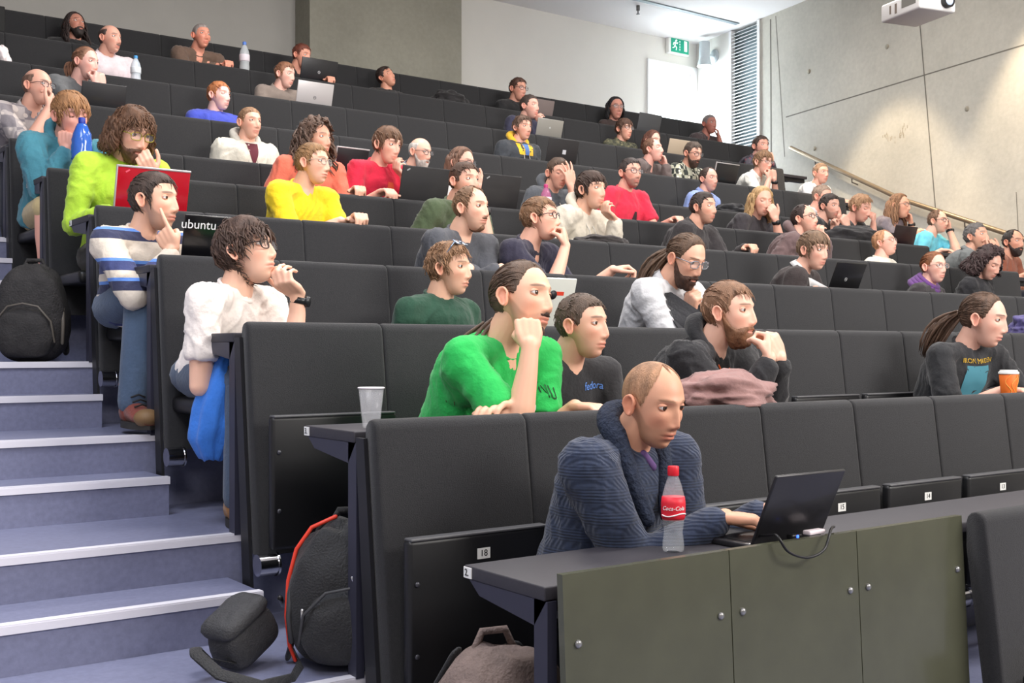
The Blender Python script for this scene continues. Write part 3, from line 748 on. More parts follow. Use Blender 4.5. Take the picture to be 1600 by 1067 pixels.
def person(row, x, top, bot, yaw, label, pitch=0, roll=0, dy=.42, by=None, skin=(228,182,156), hair=('short', (70,52,40)), hopt=None,
           wear='tee', col=(60,60,60), wmat=None, arms=('desk','desk'), glasses=None, beard=None, beardc=None, stub=0, legs=None, closed=False,
           extras=(), hscale=None, iris=1, jaw=1.0, nose=1.0, watch=None, shoes=None, seatx=0.0, mouth=0, lean=0.0, sleeve=None, bulk=1.0, fold=1.0, woman=False, ears=True, **kw):
    k = row; Yk = rowY(k); F = rowF(k)
    skin = tuple(min(255, c*(1.10 if row == 10 else 1.0)) for c in skin)
    if x in ANG: yaw = -36 - math.degrees(math.atan((x-800)/FPX)) + ANG[x]
    HC = at(x, (top+bot)/2, Yk-dy); Z = depth(HC)
    hs = hscale or min(1.14, max(.94, (bot-top)/FPX*Z/.250))
    near = Z < 6.2; seed = int(x*7+top)
    rnd = random.Random(seed)
    O = Vector((HC.x+seatx, Yk-.21, F))
    OCC.add((k, int((O.x-X0)//SP)))
    C = HC - O                                             # head centre in local coordinates
    ps = math.radians(yaw); pt = math.radians(pitch); rl = math.radians(roll)
    Fd = Vector((math.sin(ps)*math.cos(pt), -math.cos(ps)*math.cos(pt), math.sin(pt)))
    L = Vector((math.cos(ps), math.sin(ps), 0)); U = Fd.cross(L)
    R_ = Matrix.Rotation(rl, 3, Fd); L = R_ @ L; U = R_ @ U
    M = Matrix(((L.x*hs, Fd.x*hs, U.x*hs, C.x), (L.y*hs, Fd.y*hs, U.y*hs, C.y), (L.z*hs, Fd.z*hs, U.z*hs, C.z), (0,0,0,1)))
    hp = lambda a, f, z: M @ Vector((a, f, z))
    if by is None: by = yaw*.35
    b_ = math.radians(by); Lb = Vector((math.cos(b_), math.sin(b_), 0)); Fb = Vector((math.sin(b_), -math.cos(b_), 0))
    zd = rowT(k-1)-.035-F; yd = rowY(k-1)-O.y              # local desk height, local depth of the back in front
    # neck base and spine
    leanf = max(0, dy-.28)
    nb = hp(0, -.035, -.075) + Vector((0,0,-.028)) - Fb*(.020+.05*leanf*2) - U*.008
    H = Vector((seatx*-0.0, .03, .46)); H.x = nb.x*.25
    if nb.z - H.z > .62: H.z = nb.z-.62
    bk = bulk
    sk = MB()                                              # skin: neck, arms, hands
    nk0 = hp(0, -.030, -.030); sk.tube([nk0, nk0.lerp(nb, .5), nb, nb+Vector((0,0,-.08))-Fb*.01], [.050*hs, .053*bk**.5, .059, .060], 18)
    sh = {}
    shw = (.172 if not woman else .150)*bk**.5
    cl = MB()                                              # clothing
    for s in (-1, 1):
        pose = arms[0] if s < 0 else arms[1]
        S_ = nb + Lb*s*shw + Vector((0,0,-.066)) - Fb*.005
        if pose not in ('lap','down'): S_ += Fb*.016+Vector((0,0,.014))
        sh[s] = S_
        thumb = Lb*s
        if pose == 'chin': ct, wr, hd, n = hp(.008*s,.085,-.125), hp(.035*s,.085,-.215), 'fist', U
        elif pose == 'chinb': ct, wr, hd, n = hp(-.012*s,.10,-.118), hp(.07*s,.12,-.175), 'curl', U
        elif pose == 'cheek': ct, wr, hd, n = hp(.062*s,.062,-.055), hp(.072*s,.075,-.150), 'curl', None
        elif pose == 'cheekfist': ct, wr, hd, n = hp(.066*s,.060,-.052), hp(.070*s,.082,-.150), 'fist', None
        elif pose == 'mouth': ct, wr, hd, n = hp(.000*s,.118,-.070), hp(.055*s,.125,-.150), 'curl', None
        elif pose == 'mouthfist': ct, wr, hd, n = hp(.008*s,.118,-.072), hp(.035*s,.125,-.162), 'fist', None
        elif pose == 'nose': ct, wr, hd, n = hp(.012*s,.135,-.030), hp(.055*s,.135,-.125), 'curl', None
        elif pose == 'eyes': ct, wr, hd, n = hp(.016*s,.118,.030), hp(.045*s,.128,-.080), 'spread', None
        elif pose == 'eyefist': ct, wr, hd, n = hp(.040*s,.110,-.005), hp(.055*s,.120,-.100), 'fist', None
        elif pose == 'temple': ct, wr, hd, n = hp(.078*s,.045,.030), hp(.105*s,.055,-.065), 'curl', None
        elif pose == 'point': ct, wr, hd, n = hp(.074*s,.066,-.105), hp(.052*s,.112,-.195), 'point', None
        elif pose == 'front': ct, wr, hd, n = hp(.01*s,.15,-.085), hp(.05*s,.17,-.165), 'fist', None
        elif pose == 'desk':
            wr = Vector((nb.x + s*.13, yd+.20, zd+.035)); ct = wr+Vector((-s*.04,-.09,.0)); hd, n = 'relaxed', Vector((0,0,-1))
        elif pose == 'cross':
            wr = Vector((nb.x - s*.06, yd+.13+.03*s, zd+.055)); ct = wr+Vector((-s*.09,-.02,.0)); hd, n = 'relaxed', Vector((0,0,-1))
        elif pose == 'top':
            wr = Vector((nb.x + s*.16, yd+.10, zd+.075)); ct = wr+Vector((-s*.02,-.09,.01)); hd, n = 'curl', Vector((0,0,-1))
        elif pose == 'reach':
            wr = Vector((nb.x + s*.34, yd+.10, zd+.075)); ct = wr+Vector((s*.07,-.05,.015)); hd, n = 'curl', Vector((0,0,-1))
        elif pose == 'type':
            wr = Vector((nb.x + s*.06, yd+.22, zd+.05)); ct = wr+Vector((.02,-.09,.0)); hd, n = 'relaxed', Vector((0,0,-1))
        elif isinstance(pose, tuple):
            wr = Vector(pose[0])-O; ct = Vector(pose[1])-O; hd = pose[2]; n = Vector(pose[3]) if len(pose) > 3 else Vector((0,0,-1))
        else:
            wr = Vector((nb.x+s*.09, -.22, .57)); ct = wr+Vector((-s*.04,-.08,-.0)); hd, n = 'relaxed', Vector((0,0,-1))
        facep = isinstance(pose, str) and pose not in ('desk','cross','top','reach','type','lap','down')
        if facep:
            pole = Vector((nb.x+s*.15, yd+.16, zd-.25))
            if n is None: n = (C-ct)
            th = L*s if pose not in ('temple',) else U
            if pose in ('point',): th = U+L*-s*.0
        else:
            pole = sh[s]+Lb*s*(.10 if pose in ('desk','cross','top','type') else .03)+Vector((0,.08 if pose == 'lap' else 0,-.5)); th = -Lb*s
        e = ik(S_, wr, .285, .255, pole)
        dr_ = (ct-wr).normalized()
        sk.tube([nb+Lb*s*.02+Vector((0,0,-.10)), S_+Vector((0,0,-.01))], [.034,.036], 12)
        am = .92 if woman else bk**.4
        sk.tube([S_, S_.lerp(e,.45), e], [.040*am,.044*am,.038*am], 14)
        sk.tube([e, e.lerp(wr,.3), e.lerp(wr,.75), wr+dr_*.012], [.0385*am,.041*am,.030*am,.0245*am], 14)
        hand(sk, wr, dr_, n, th, hd, (1.0 if not woman else .9))
        # sleeve
        full = (wear not in ('tee','polo')) if sleeve is None else sleeve == 'long'
        if full:
            rs = {'hoodie': 1.12, 'jacket': 1.16, 'suit': 1.1, 'knit': 1.18}.get(wear, 1.02)*am
            cl.tube([S_+Vector((0,0,.0)), S_.lerp(e,.5), e], [.064*rs,.059*rs,.053*rs], 16)
            cl.tube([e, e.lerp(wr,.5), e.lerp(wr,.90)], [.053*rs,.046*rs,.037*rs], 16)
        elif sleeve == 'rolled':
            cl.tube([S_, S_.lerp(e,.5), e], [.063*am,.058*am,.052*am], 16); cl.tube([e, e.lerp(wr,.25)], [.052*am,.049*am], 16, rnd=False)
        else:
            q = S_.lerp(e,.70); dr2 = (e-S_).normalized()
            cl.tube([S_-dr2*.0, S_.lerp(e,.35), q], [.056*am,.058*am,.062*am], 16, rnd=False); cl.ellipsoid(S_, (.057*am,)*3)
        if watch == ('a' if s < 0 else 'b'):
            wp = e.lerp(wr,.93); wm = MB(); ax_ = (wr-e).normalized()
            wm.tube([wp-ax_*.011, wp+ax_*.011], [.0325*am,.0315*am], 18, rnd=False)
            out = (wp-e.lerp(wr,.5)).cross(Lb).normalized(); out = -n.normalized() if n is not None else out
            out = (out-ax_*out.dot(ax_)).normalized()
            wm.tube([wp+out*.024, wp+out*.038], [.019,.018], 16, rnd=False)
            extras = tuple(extras)+(('mesh','wrist_watch',wm,mat('watch_black',(34,36,38),.35)),)
        sh[(s,'e')] = e; sh[(s,'w')] = wr
    # torso loft
    rings = []
    mid = H.lerp(nb, .5) + Fb*(-.035*leanf*2) + Fb*.015
    def bez(t): return H*(1-t)**2 + mid*2*t*(1-t) + nb*t*t
    prof = [(0,.165,.125),(.12,.163,.128),(.3,.150,.120),(.5,.158,.122),(.7,.170,.122),(.82,.166,.110),(.90,.140,.092),(.96,.098,.074),(1.0,.070,.062)]
    if woman: prof = [(0,.165,.12),(.12,.16,.12),(.3,.13,.105),(.5,.138,.115),(.7,.148,.12),(.82,.142,.10),(.90,.12,.084),(.96,.086,.068),(1.0,.062,.056)]
    for t, a, d in prof:
        c = bez(t); tg = (bez(min(1,t+.05))-bez(max(0,t-.05))).normalized()
        dv = (Lb.cross(tg)).normalized()
        kk = bk if t < .85 else bk**.5
        kx = {'hoodie':1.06,'jacket':1.08,'suit':1.04,'knit':1.07}.get(wear,1.0)
        rings.append([c + Lb*(math.copysign(abs(math.cos(q))**.85, math.cos(q)))*a*kk*kx + dv*(math.copysign(abs(math.sin(q))**.9, math.sin(q)))*d*kk*kx for q in [2*math.pi*j/24 for j in range(24)]])
    cl.ring_loft(rings)
    for s in (-1, 1):
        cl.tube([nb+Lb*s*.045+Vector((0,0,-.035)), sh[s]+Vector((0,0,.006))], [.050,.060], 14)
        cl.tube([bez(.72)+Lb*s*.08, sh[s]+Vector((0,0,-.03))], [.080*bk,.062], 14); cl.tube([bez(.60)+Lb*s*.09, sh[s].lerp(sh[(s,'e')],.28)], [.070*bk,.052], 14)
    cm = wmat or cloth(col)
    vox = .0048 if near else .0066
    so = remesh_obj(sk, vox, 3, SKIN); co = remesh_obj(cl, .0085 if near else .012, 11 if near else 6, cm)
    P_ = dict(locals()); P_.update(kw); PENDING.append(P_)
SPEC_DECALS = []
def finish(P):
    near, M, O, C, hs, skin, rnd = P['near'], P['M'], P['O'], P['C'], P['hs'], P['skin'], P['rnd']
    L, Fd, U, Lb, Fb, nb, k = P['L'], P['Fd'], P['U'], P['Lb'], P['Fb'], P['nb'], P['k']
    hp = P['hp']
    dg = bpy.context.evaluated_depsgraph_get()
    bme = bpy.data.meshes.new_from_object(P['so'].evaluated_get(dg)); cme = bpy.data.meshes.new_from_object(P['co'].evaluated_get(dg))
    bpy.data.objects.remove(P['so']); bpy.data.objects.remove(P['co'])
    sc = np.array(lin(skin))
    # ---- head
    a, b_ = (96, 120) if near else (58, 76)
    u, f = dirs_c(a, b_)
    p = face(u, P['jaw'], P['nose'])
    x, ff, z = p[:,0], p[:,1], p[:,2]; ax = np.abs(x); az = np.degrees(np.abs(np.arctan2(u[:,0], u[:,1])))
    tint = np.tile(sc, (len(p),1))
    hst, hcol = P['hair'] if P['hair'] else ('none', (90,70,55))
    hc = np.array(lin(hcol)); wf = sstep(.02,.05,ff)
    def mix(m, c, al=1.0): tint[:] = tint*(1-(m*al)[:,None]) + np.array(c)[None]*(m*al)[:,None]
    red = sc*np.array([1.0,.72,.68])
    mix(g2(ax,z,.045,-.02,.022,.022)*wf, red, .45); mix(g2(x,z,0,-.028,.018,.014)*wf, red, .3)
    if P['stub']:
        up = np.interp(az, [0,20,40,60,80,95], [-.038,-.040,-.046,-.034,-.006,.01])
        mix(sstep(-.004,.008,up-z)*sstep(105,90,az), hc*.7+sc*.12, P['stub'])
    lipm = np.exp(-(x/.0235)**4-((z+.0605)/.0105)**4)*wf
    mix(lipm, sc*np.array([.80,.42,.42]), .75)
    mix(np.exp(-(x/.022)**4-((z+.0605)/.0016)**2)*wf, sc*.18, .8)
    mix(g2(ax,z,.0075,-.0395,.004,.0025)*wf, sc*.2, .8)
    bz = .0375 - ((ax-.030)/.03)**2*.006
    brow = sstep(.35,.75,np.exp(-((ax-.030)/.0215)**4-((z-bz)/.0044)**2))*wf
    mix(brow, hc*.7, .75)
    if hst in ('buzz','buzzrecede','ring'): mix(hair_mask(u,p,STY[hst][0]), hc, .9)
    vs = [M @ Vector(q) for q in p]
    # eyes: sockets, lids
    lids = MB(); eyes = []
    for s in (-1, 1):
        idx = np.argmin((x-.031*s)**2+(z-.017)**2+(ff<0)*1); fe = ff[idx]
        ec = Vector((.031*s, fe-.0068, .017)); R = .0135
        closed = P['closed']
        em = MB(); na, nb2 = (20, 14) if near else (12, 8)
        g = Vector((.12*P['iris_x'] if 'iris_x' in P else 0, 1, 0)).normalized()
        v = []; fc = []; mi = []
        for i in range(nb2+1):
            th = math.pi*i/nb2
            for j in range(na):
                ph = 2*math.pi*j/na
                v.append(ec + Vector((math.sin(th)*math.cos(ph), math.cos(th), math.sin(th)*math.sin(ph)))*R*(1.03 if th < .4 else 1))
        for i in range(nb2):
            for j in range(na):
                kk = (j+1) % na; fc.append((i*na+j,(i+1)*na+j,(i+1)*na+kk,i*na+kk))
                tm = math.degrees(math.pi*(i+.5)/nb2); mi.append(2 if tm < 14 else ((3 if P['iris'] == 3 else 1) if tm < 33 else 0))
        me_ = MB(); me_.v = [tuple(M @ q) for q in v]; me_.f = fc; me_.m = mi; eyes.append(me_)
        lo_, hi_ = (-14 if closed else 21), 125
        for (a0, a1, tone) in ((lo_, hi_, 1), (-120, -30, 1)):
            vv = []; n1, n2 = (10, 12) if near else (6, 8)
            for i in range(n1+1):
                al = math.radians(a0+(a1-a0)*i/n1)
                for j in range(n2+1):
                    be = math.pi*j/n2; rx = math.cos(be); rr = math.sin(be)
                    vv.append(M @ (ec+Vector((rx*.0166, rr*math.cos(al)*.0149, rr*math.sin(al)*.0149))))
            ffc = [(i*(n2+1)+j, i*(n2+1)+j+1, (i+1)*(n2+1)+j+1, (i+1)*(n2+1)+j) for i in range(n1) for j in range(n2)]
            lids.add(vv, ffc)
    nlid = len(lids.v)
    # ears
    ear = MB()
    if P['ears']:
        for s in (-1, 1):
            rings = []; cc = Vector((.0735*s, -.010, .004))
            for (rr, d) in ((.02,.002),(.45,.0015),(.70,.004),(.86,.0105),(1.0,.0095),(1.04,.004),(.85,-.004),(.5,-.010)):
                ring = []
                for j in range(18):
                    a_ = 2*math.pi*j/18; zz = math.sin(a_); yy = math.cos(a_)
                    wz = .0275*(1 if zz > 0 else 1.05); wy = .0165*(1.08 if zz > 0 else .78)
                    back = .35*max(0,-yy)+.25*max(0,yy)*-1
                    ring.append(M @ (cc+Vector((s*(d+.004+.009*max(0,-yy)*rr), yy*wy*rr-.004*zz*rr, zz*wz*rr))))
                rings.append(ring)
            ear.ring_loft(rings)
    nbv = len(bme.vertices); co_ = np.empty(nbv*3); bme.vertices.foreach_get('co', co_); co_ = co_.reshape(-1,3)
    bf = [tuple(q.vertices) for q in bme.polygons]
    allv = [tuple(q) for q in co_] + [tuple(q) for q in vs] + [tuple(q) for q in lids.v] + [tuple(q) for q in ear.v]
    o1 = nbv; o2 = o1+len(vs); o3 = o2+nlid
    allf = bf + [tuple(i+o1 for i in q) for q in f] + [tuple(i+o2 for i in q) for q in lids.f] + [tuple(i+o3 for i in q) for q in ear.f]
    me = bpy.data.meshes.new('person'); me.from_pydata(allv, [], allf); me.materials.append(SKIN)
    tn = np.ones((len(allv),4), dtype=np.float32); tn[:, :3] = sc; tn[o1:o2,:3] = tint; tn[o2:o3,:3] = sc*np.array([.92,.80,.76]); tn[o3:,:3] = sc*np.array([1,.82,.78])
    hm = sstep(.9, 1.0, 0*tn[:,0])
    at_ = me.attributes.new('tint', 'FLOAT_COLOR', 'POINT'); at_.data.foreach_set('color', tn.ravel())
    bm = bmesh.new(); bm.from_mesh(me); bmesh.ops.recalc_face_normals(bm, faces=bm.faces); bm.to_mesh(me); bm.free(); me.shade_smooth()
    bpy.data.meshes.remove(bme)
    o = obj('person', me, None, O); tag(o, P['label'], 'person', 'people in the audience')
    for e in eyes: build('eye', e, EYE_M, o)
    # ---- clothing with folds
    n = len(cme.vertices); cc = np.empty(n*3); cme.vertices.foreach_get('co', cc); cc = cc.reshape(-1,3)
    nn = np.empty(n*3); cme.vertices.foreach_get('normal', nn); nn = nn.reshape(-1,3)
    s1 = P['seed']*.37; amp = .0075*P['fold']*{'hoodie':1.3,'jacket':1.25,'knit':.7}.get(P['wear'],1)
    ce = 0
    def fold(q):
        a_ = noise.noise(Vector((q[0]*7+s1, q[1]*7, q[2]*5))); 
        r_ = 1-abs(noise.noise(Vector((q[0]*15+a_*2.0, q[1]*15+s1, q[2]*11+a_*2.5+q[0]*6))))*3.2
        r2 = 1-abs(noise.noise(Vector((q[0]*27+s1, q[1]*27, q[2]*22+a_*2))))*3
        return a_*.8 + max(0, r_)*.75 + max(0, r2)*.25 - .2
    dd = np.array([fold(q) for q in cc])*amp
    cc = cc + nn*dd[:,None]
    cme.vertices.foreach_set('co', cc.ravel()); cme.update(); cme.shade_smooth()
    nm = {'tee':'t_shirt','polo':'polo_shirt','long':'sweater','hoodie':'hoodie','shirt':'shirt','suit':'suit_jacket','jacket':'jacket','knit':'knitted_sweater'}[P['wear']]
    cme.name = nm; co = obj(nm, cme, o)
    # ---- neckline
    cb = MB(); cm = P['cm']; nax = (hp(0,-.03,-.05)-nb).normalized(); ca = Lb; cbv = nax.cross(ca).normalized()
    fr_ = cbv if cbv.dot(Fb) > 0 else -cbv
    if P['wear'] in ('tee','long','knit','suit'):
        if P['wear'] != 'suit':
            r1, r2 = (.066,.062)
            pts = [nb + nax*(.004 if P['wear'] != 'knit' else .012) + ca*math.cos(t)*r1 + fr_*math.sin(t)*(r2+.010*max(0,math.sin(t))) - nax*.020*max(0,math.sin(t)) for t in [2*math.pi*i/24 for i in range(24)]]
            pts.append(pts[0]); pts.append(pts[1])
            cb.tube(pts, .0075 if P['wear'] != 'knit' else .017, 8, rnd=False); build('neckband', cb, cm, co)
    if P['wear'] == 'hoodie':
        pts = []
        for i in range(17):
            t = math.radians(-62+ (242+62)*i/16+0) ; t = math.radians(60) - math.radians(300)*i/16 if False else math.radians(70+320*i/16-0)
            t = math.radians(110 + 320*i/16)
            bkk = max(0,-math.sin(t))
            pts.append(nb + ca*math.cos(t)*(.078+.02*bkk) + fr_*math.sin(t)*(.072+.028*bkk) + nax*(.012+.022*bkk) - nax*.03*max(0,math.sin(t)))
        cb.tube(pts, [.012]+[.020]*2+[.027]*3+[.034]*5+[.027]*3+[.020]*2+[.012], 12, flat=1.0); h = build('hood', cb, P.get('hoodm') or cm, co)
        dc = MB()
        for s in (-1, 1):
            q0 = nb + ca*.03*s + fr_*.085 - nax*.02; dc.tube([q0, q0+Vector((0,0,-.06))+Fb*.035, q0+Vector((.004*s,0,-.15))+Fb*.055], .0032, 6)
        build('drawstring', dc, P.get('cordm') or mat('cord_pale', (190,186,178), .8), co)
    if P['wear'] in ('shirt','polo','suit','jacket'):
        for s in (-1, 1):
            rings = []
            for i in range(9):
                t = math.radians(90 - s*(14+166*i/8)); w = .032 if i else .040
                c0 = nb + ca*math.cos(t)*.064 + fr_*math.sin(t)*.064 + nax*(.028 - .022*max(0,math.sin(t)))
                o_ = (ca*math.cos(t)+fr_*math.sin(t))
                rings.append([c0, c0+nax*.004+o_*.003, c0 - nax*w + o_*.020, c0 - nax*w+o_*.014])
            cb.ring_loft(rings)
        ccm = P['cm'] if P['wear'] != 'suit' else cloth((226,226,226))
        build('collar', cb, P.get('collarm') or ccm, co)
    # ---- hair, beard, glasses
    if hst != 'none':
        op = dict(P['hopt'] or {}); op['seed'] = P['seed']
        build('hair', hair_mesh(hst, M, hs, near, op), hairmat(hcol), o)
    if P['beard']: build('beard' if P['beard'] != 'moustache' else 'moustache', beard_mesh(P['beard'], M, near), hairmat(P['beardc'] or hcol), o)
    if P['glasses']:
        g = MB(); gl = MB(); fe = float(np.max(ff[(ax > .02)&(ax < .045)&(np.abs(z-.017) < .012)]))+.008
        rw = P['rimw'] if 'rimw' in P else .0019
        for s in (-1, 1):
            loop = []
            for i in range(18):
                t = 2*math.pi*i/18; cx_ = math.copysign(abs(math.cos(t))**.6, math.cos(t)); cz_ = math.copysign(abs(math.sin(t))**.6, math.sin(t))
                loop.append(M @ Vector((.033*s+cx_*.0235, fe-.10*abs(.033*s+cx_*.0235)+.002, .012+cz_*.0165)))
            gl.add(loop+[q - (M.to_3x3() @ Vector((0,1,0))).normalized()*.001 for q in loop], [tuple(range(18)), tuple(range(18,36))[::-1]])
            g.tube(loop+[loop[0]], rw*hs, 6, rnd=False)
            g.tube([hp(.056*s, fe-.006, .019), hp(.072*s, fe-.028, .020), hp(.0765*s, .0, .016), hp(.077*s,-.022,.004)], rw*1.05*hs, 6)
        g.tube([hp(-.0105, fe, .016), hp(0, fe+.003, .019), hp(.0105, fe, .016)], rw*hs, 6)
        gg = build('glasses', g, mat('frame_%d_%d_%d' % P['glasses'], P['glasses'], .35, metal=.3), o)
        build('lenses', gl, mat('spectacle_lens', (230,235,240), .03, alpha=.07), gg, smooth=False)
    # ---- legs
    H = P['H']; lm = MB()
    lg = P['legs'] or {}
    lcol = lg.get('col', (42,46,58))
    if 'kp' in lg:
        lg['knee'] = tuple(at(*lg['kp'])-O); a_ = at(*lg['ap'])-O; lg['ankle'] = (a_.x, a_.y, max(.10, a_.z))
    for s in (-1, 1):
        hipp = H+Lb*s*.085+Vector((0,0,-.0)); hipp.z = .50
        kn = Vector((H.x+s*.13, -.30 if not lg.get('knee') else lg['knee'][1], .50)) ; an = Vector((kn.x+s*.01, kn.y+(.02), .11))
        if lg.get('knee') and s == lg.get('side', -1):
            kn = Vector(lg['knee'])-Vector((0,0,0)); an = Vector(lg['ankle'])
        lm.tube([hipp, kn], [.092,.068], 16); 
        if not lg.get('shorts'): lm.tube([kn, kn.lerp(an,.4), an], [.066,.062,.058], 16)
        else:
            ll = MB(); ll.tube([kn, kn.lerp(an,.35), an], [.055,.058,.04], 14); me_l = build('lower_leg', ll, mat('leg_skin', P['skin'], .6), o); tag(me_l, 'bare lower leg below the shorts')
        sm = MB(); z0 = max(.0, an.z-.10); sc_ = P['shoes'] or (30,30,32)
        rg = []
        for yy, ww, hh in ((.085,.026,.05),(.06,.038,.085),(.0,.042,.10),(-.05,.043,.082),(-.11,.048,.062),(-.165,.044,.052),(-.20,.026,.036)):
            rg.append([Vector((an.x+math.cos(t)*ww, an.y+yy, z0+.018+hh*.5+math.sin(t)*hh*.5)) for t in [2*math.pi*j/16 for j in range(16)]])
        sm.ring_loft(rg); sm.tube([Vector((an.x, an.y+.01, z0+.06)), Vector((an.x, an.y+.015, z0+.17))], [.048,.050], 16)
        sh_ = build('shoe', sm, cloth(sc_), o)
        so_ = MB(); so_.ring_loft([[Vector((an.x+math.cos(t)*.049*(1 if math.sin(t) > -.2 else 1.05), an.y-.055+math.sin(t)*.145, z0+zz)) for t in [2*math.pi*j/20 for j in range(20)]] for zz in (.002, .028)])
        build('sole', so_, mat('sole_dark', (44,42,40), .7), sh_, sharp=40)
        if P['shoes']:
            tc_ = MB(); tc_.ellipsoid((an.x, an.y-.165, z0+.045), (.050,.048,.036)); build('toe_cap', tc_, mat('toe_cap_grey', (84,80,80), .55) if P['seed']%2 else mat('toe_cap_tan', (120,92,60), .6), sh_)
            for q in range(5):
                l_ = MB(); yy = -.105+q*.022; zz = z0+.085+q*.018; l_.tube([(an.x-.026, an.y+yy, zz), (an.x, an.y+yy-.006, zz+.010), (an.x+.026, an.y+yy, zz)], .0035, 6); build('lace', l_, mat('lace_dark', (26,22,22), .7), sh_)
    lm.ellipsoid((H.x, .02, .50), (.175,.15,.10))
    build('trousers' if not lg.get('shorts') else 'shorts', lm, lg.get('m') or cloth(lcol), o)
    # ---- extras
    for e in P['extras']:
        if e[0] == 'mesh': build(e[1], e[2], e[3], o)
        elif e[0] == 'text':
            _, s_, size, colr, lx, lz = e[:6]
            decal_mesh(text_mesh(s_, size, mat('print_%d_%d_%d' % colr, colr, .7)), co, P, lx, lz, 'print', .0025)
        elif e[0] == 'patch':
            _, nm_, colr, poly = e[:4]; strip_decal(nm_, poly, mat('cloth_%d_%d_%d' % colr, colr, .85) if not isinstance(colr, bpy.types.Material) else colr, co, P, e[4] if len(e) > 4 else .003)
        elif e[0] == 'scarf':
            b = MB(); 
            for q in range(4):
                pts = [nb + nax*(.02-.022*q) + ca*math.cos(t)*(.075+.01*q) + fr_*math.sin(t)*(.072+.012*q) - nax*.02*math.sin(t) for t in [2*math.pi*i/16 for i in range(17)]]
                b.tube(pts, .019+.002*q, 8, rnd=False)
            b.tube([nb+fr_*.09-nax*.05+ca*.02, nb+fr_*.13-nax*.14+ca*.05, nb+fr_*.14-nax*.26+ca*.07], [.028,.036,.036], 10, flat=.5)
            build('scarf', b, cloth(e[1]), o)
        elif e[0] == 'sunglasses':
            g = MB(); 
            for s in (-1, 1):
                g.rbox(s*.031-.024, s*.031+.024, .0, .006, -.015, .015, .002, M=M @ Matrix.Translation((0,.045,.118)) @ Matrix.Rotation(math.radians(50),4,'X'))
                g.tube([hp(.056*s,.045,.118), hp(.073*s,.02,.075), hp(.0775*s,.0,.012)], .0035*hs, 6)
            g.tube([hp(-.01,.05,.122), hp(.01,.05,.122)], .003, 6)
            build('sunglasses', g, mat('sunglass_mirror', (120,132,150), .12, metal=.6), o)
        elif e[0] == "shawl": shawl(P, nb, nax, ca, fr_, Fb, co)
    P['obj'] = o
    return o
def shawl(P, nb, nax, ca, fr_, Fb, co):
    b = MB(); pts = []; rr = []
    for i in range(21):
        t = math.radians(90 + 30 + 300*i/20); s_ = abs(i-10)/10
        fr1 = max(0, s_-.62)/.38
        pts.append(nb + ca*math.cos(t)*(.080) + fr_*math.sin(t)*(.082) + nax*(.035 - .045*fr1) + (Fb*.05 - Vector((0,0,.13)))*fr1**1.3); rr.append(.030-.010*fr1)
    b.tube(pts, rr, 12, flat=1.0); build('shawl_collar', b, mat('navy_ribbed_knit', (34,42,60), .9, noise_amt=.3, scale=60, bump=.9, bscale=90), co)
    b = MB(); q = nb + fr_*.115 - nax*.10 + ca*.01
    b.tube([q, q+Vector((.025,-.01,-.035))], [.009,.008], 8); build('toggle', b, mat('bone_toggle', (196,182,160), .5), co)
    b = MB(); q = nb + fr_*.075 + nax*.005 + ca*.012
    b.tube([q+Vector((-.02,0,.02)), q+Vector((.01,.0,-.015))], [.010,.012], 8); build('inner_collar', b, mat('purple_check', (96,70,120), .8), co)
def chest_frame(P):
    nb, Lb, Fb = P['nb'], P['Lb'], P['Fb']
    up = (nb-P['H']).normalized(); up = (up - Fb*0).normalized()
    fd = Lb.cross(up).normalized(); fd = fd if fd.dot(Fb) > 0 else -fd
    return nb, Lb, up, fd
def project(P, co, pts, off):
    nb, Lb, up, fd = chest_frame(P)
    me = co.data; bvh = BVHTree.FromPolygons([v.co for v in me.vertices], [tuple(p.vertices) for p in me.polygons])
    out = []; last = None
    for (a, c) in pts:
        s = nb + Lb*a + up*c + fd*.5
        h = bvh.ray_cast(s, -fd, 1.0)
        if h[0] is None: q = last or (s-fd*.4)
        else: q = h[0] + fd*off
        last = q; out.append(q)
    return out
def decal_mesh(me, co, P, lx, lz, name, off):
    pts = [(v.co.x+lx, v.co.y+lz) for v in me.vertices]
    q = project(P, co, [(a, c+.055) for a, c in pts], off)
    fd = chest_frame(P)[3]
    for v, w in zip(me.vertices, q): v.co = w + fd*(.0006 if v.co.z > 0 else 0)
    o = obj(name, me, co)
    return o
def strip_decal(name, rows, m, co, P, off):
    """rows = [(z, xleft, xright)]"""
    if name == 'shirt_print': rows = [(z+.055, a, b_) for z, a, b_ in rows]
    nx = 6; pts = []; R = []
    for i in range(len(rows)-1):
        for t in (0,.25,.5,.75): R.append([rows[i][j]*(1-t)+rows[i+1][j]*t for j in range(3)])
    R.append(rows[-1])
    for z, a, b_ in R:
        for j in range(nx+1): pts.append((a+(b_-a)*j/nx, z))
    q = project(P, co, pts, off); fd = chest_frame(P)[3]; n = len(q)
    q2 = q + [v - fd*(off+.004) for v in q]
    f = []
    for i in range(len(R)-1):
        for j in range(nx):
            a = i*(nx+1)+j; f.append((a,a+1,a+nx+2,a+nx+1)); f.append((n+a,n+a+nx+1,n+a+nx+2,n+a+1))
    mb = MB(); mb.add(q2, f); build(name, mb, m, co)
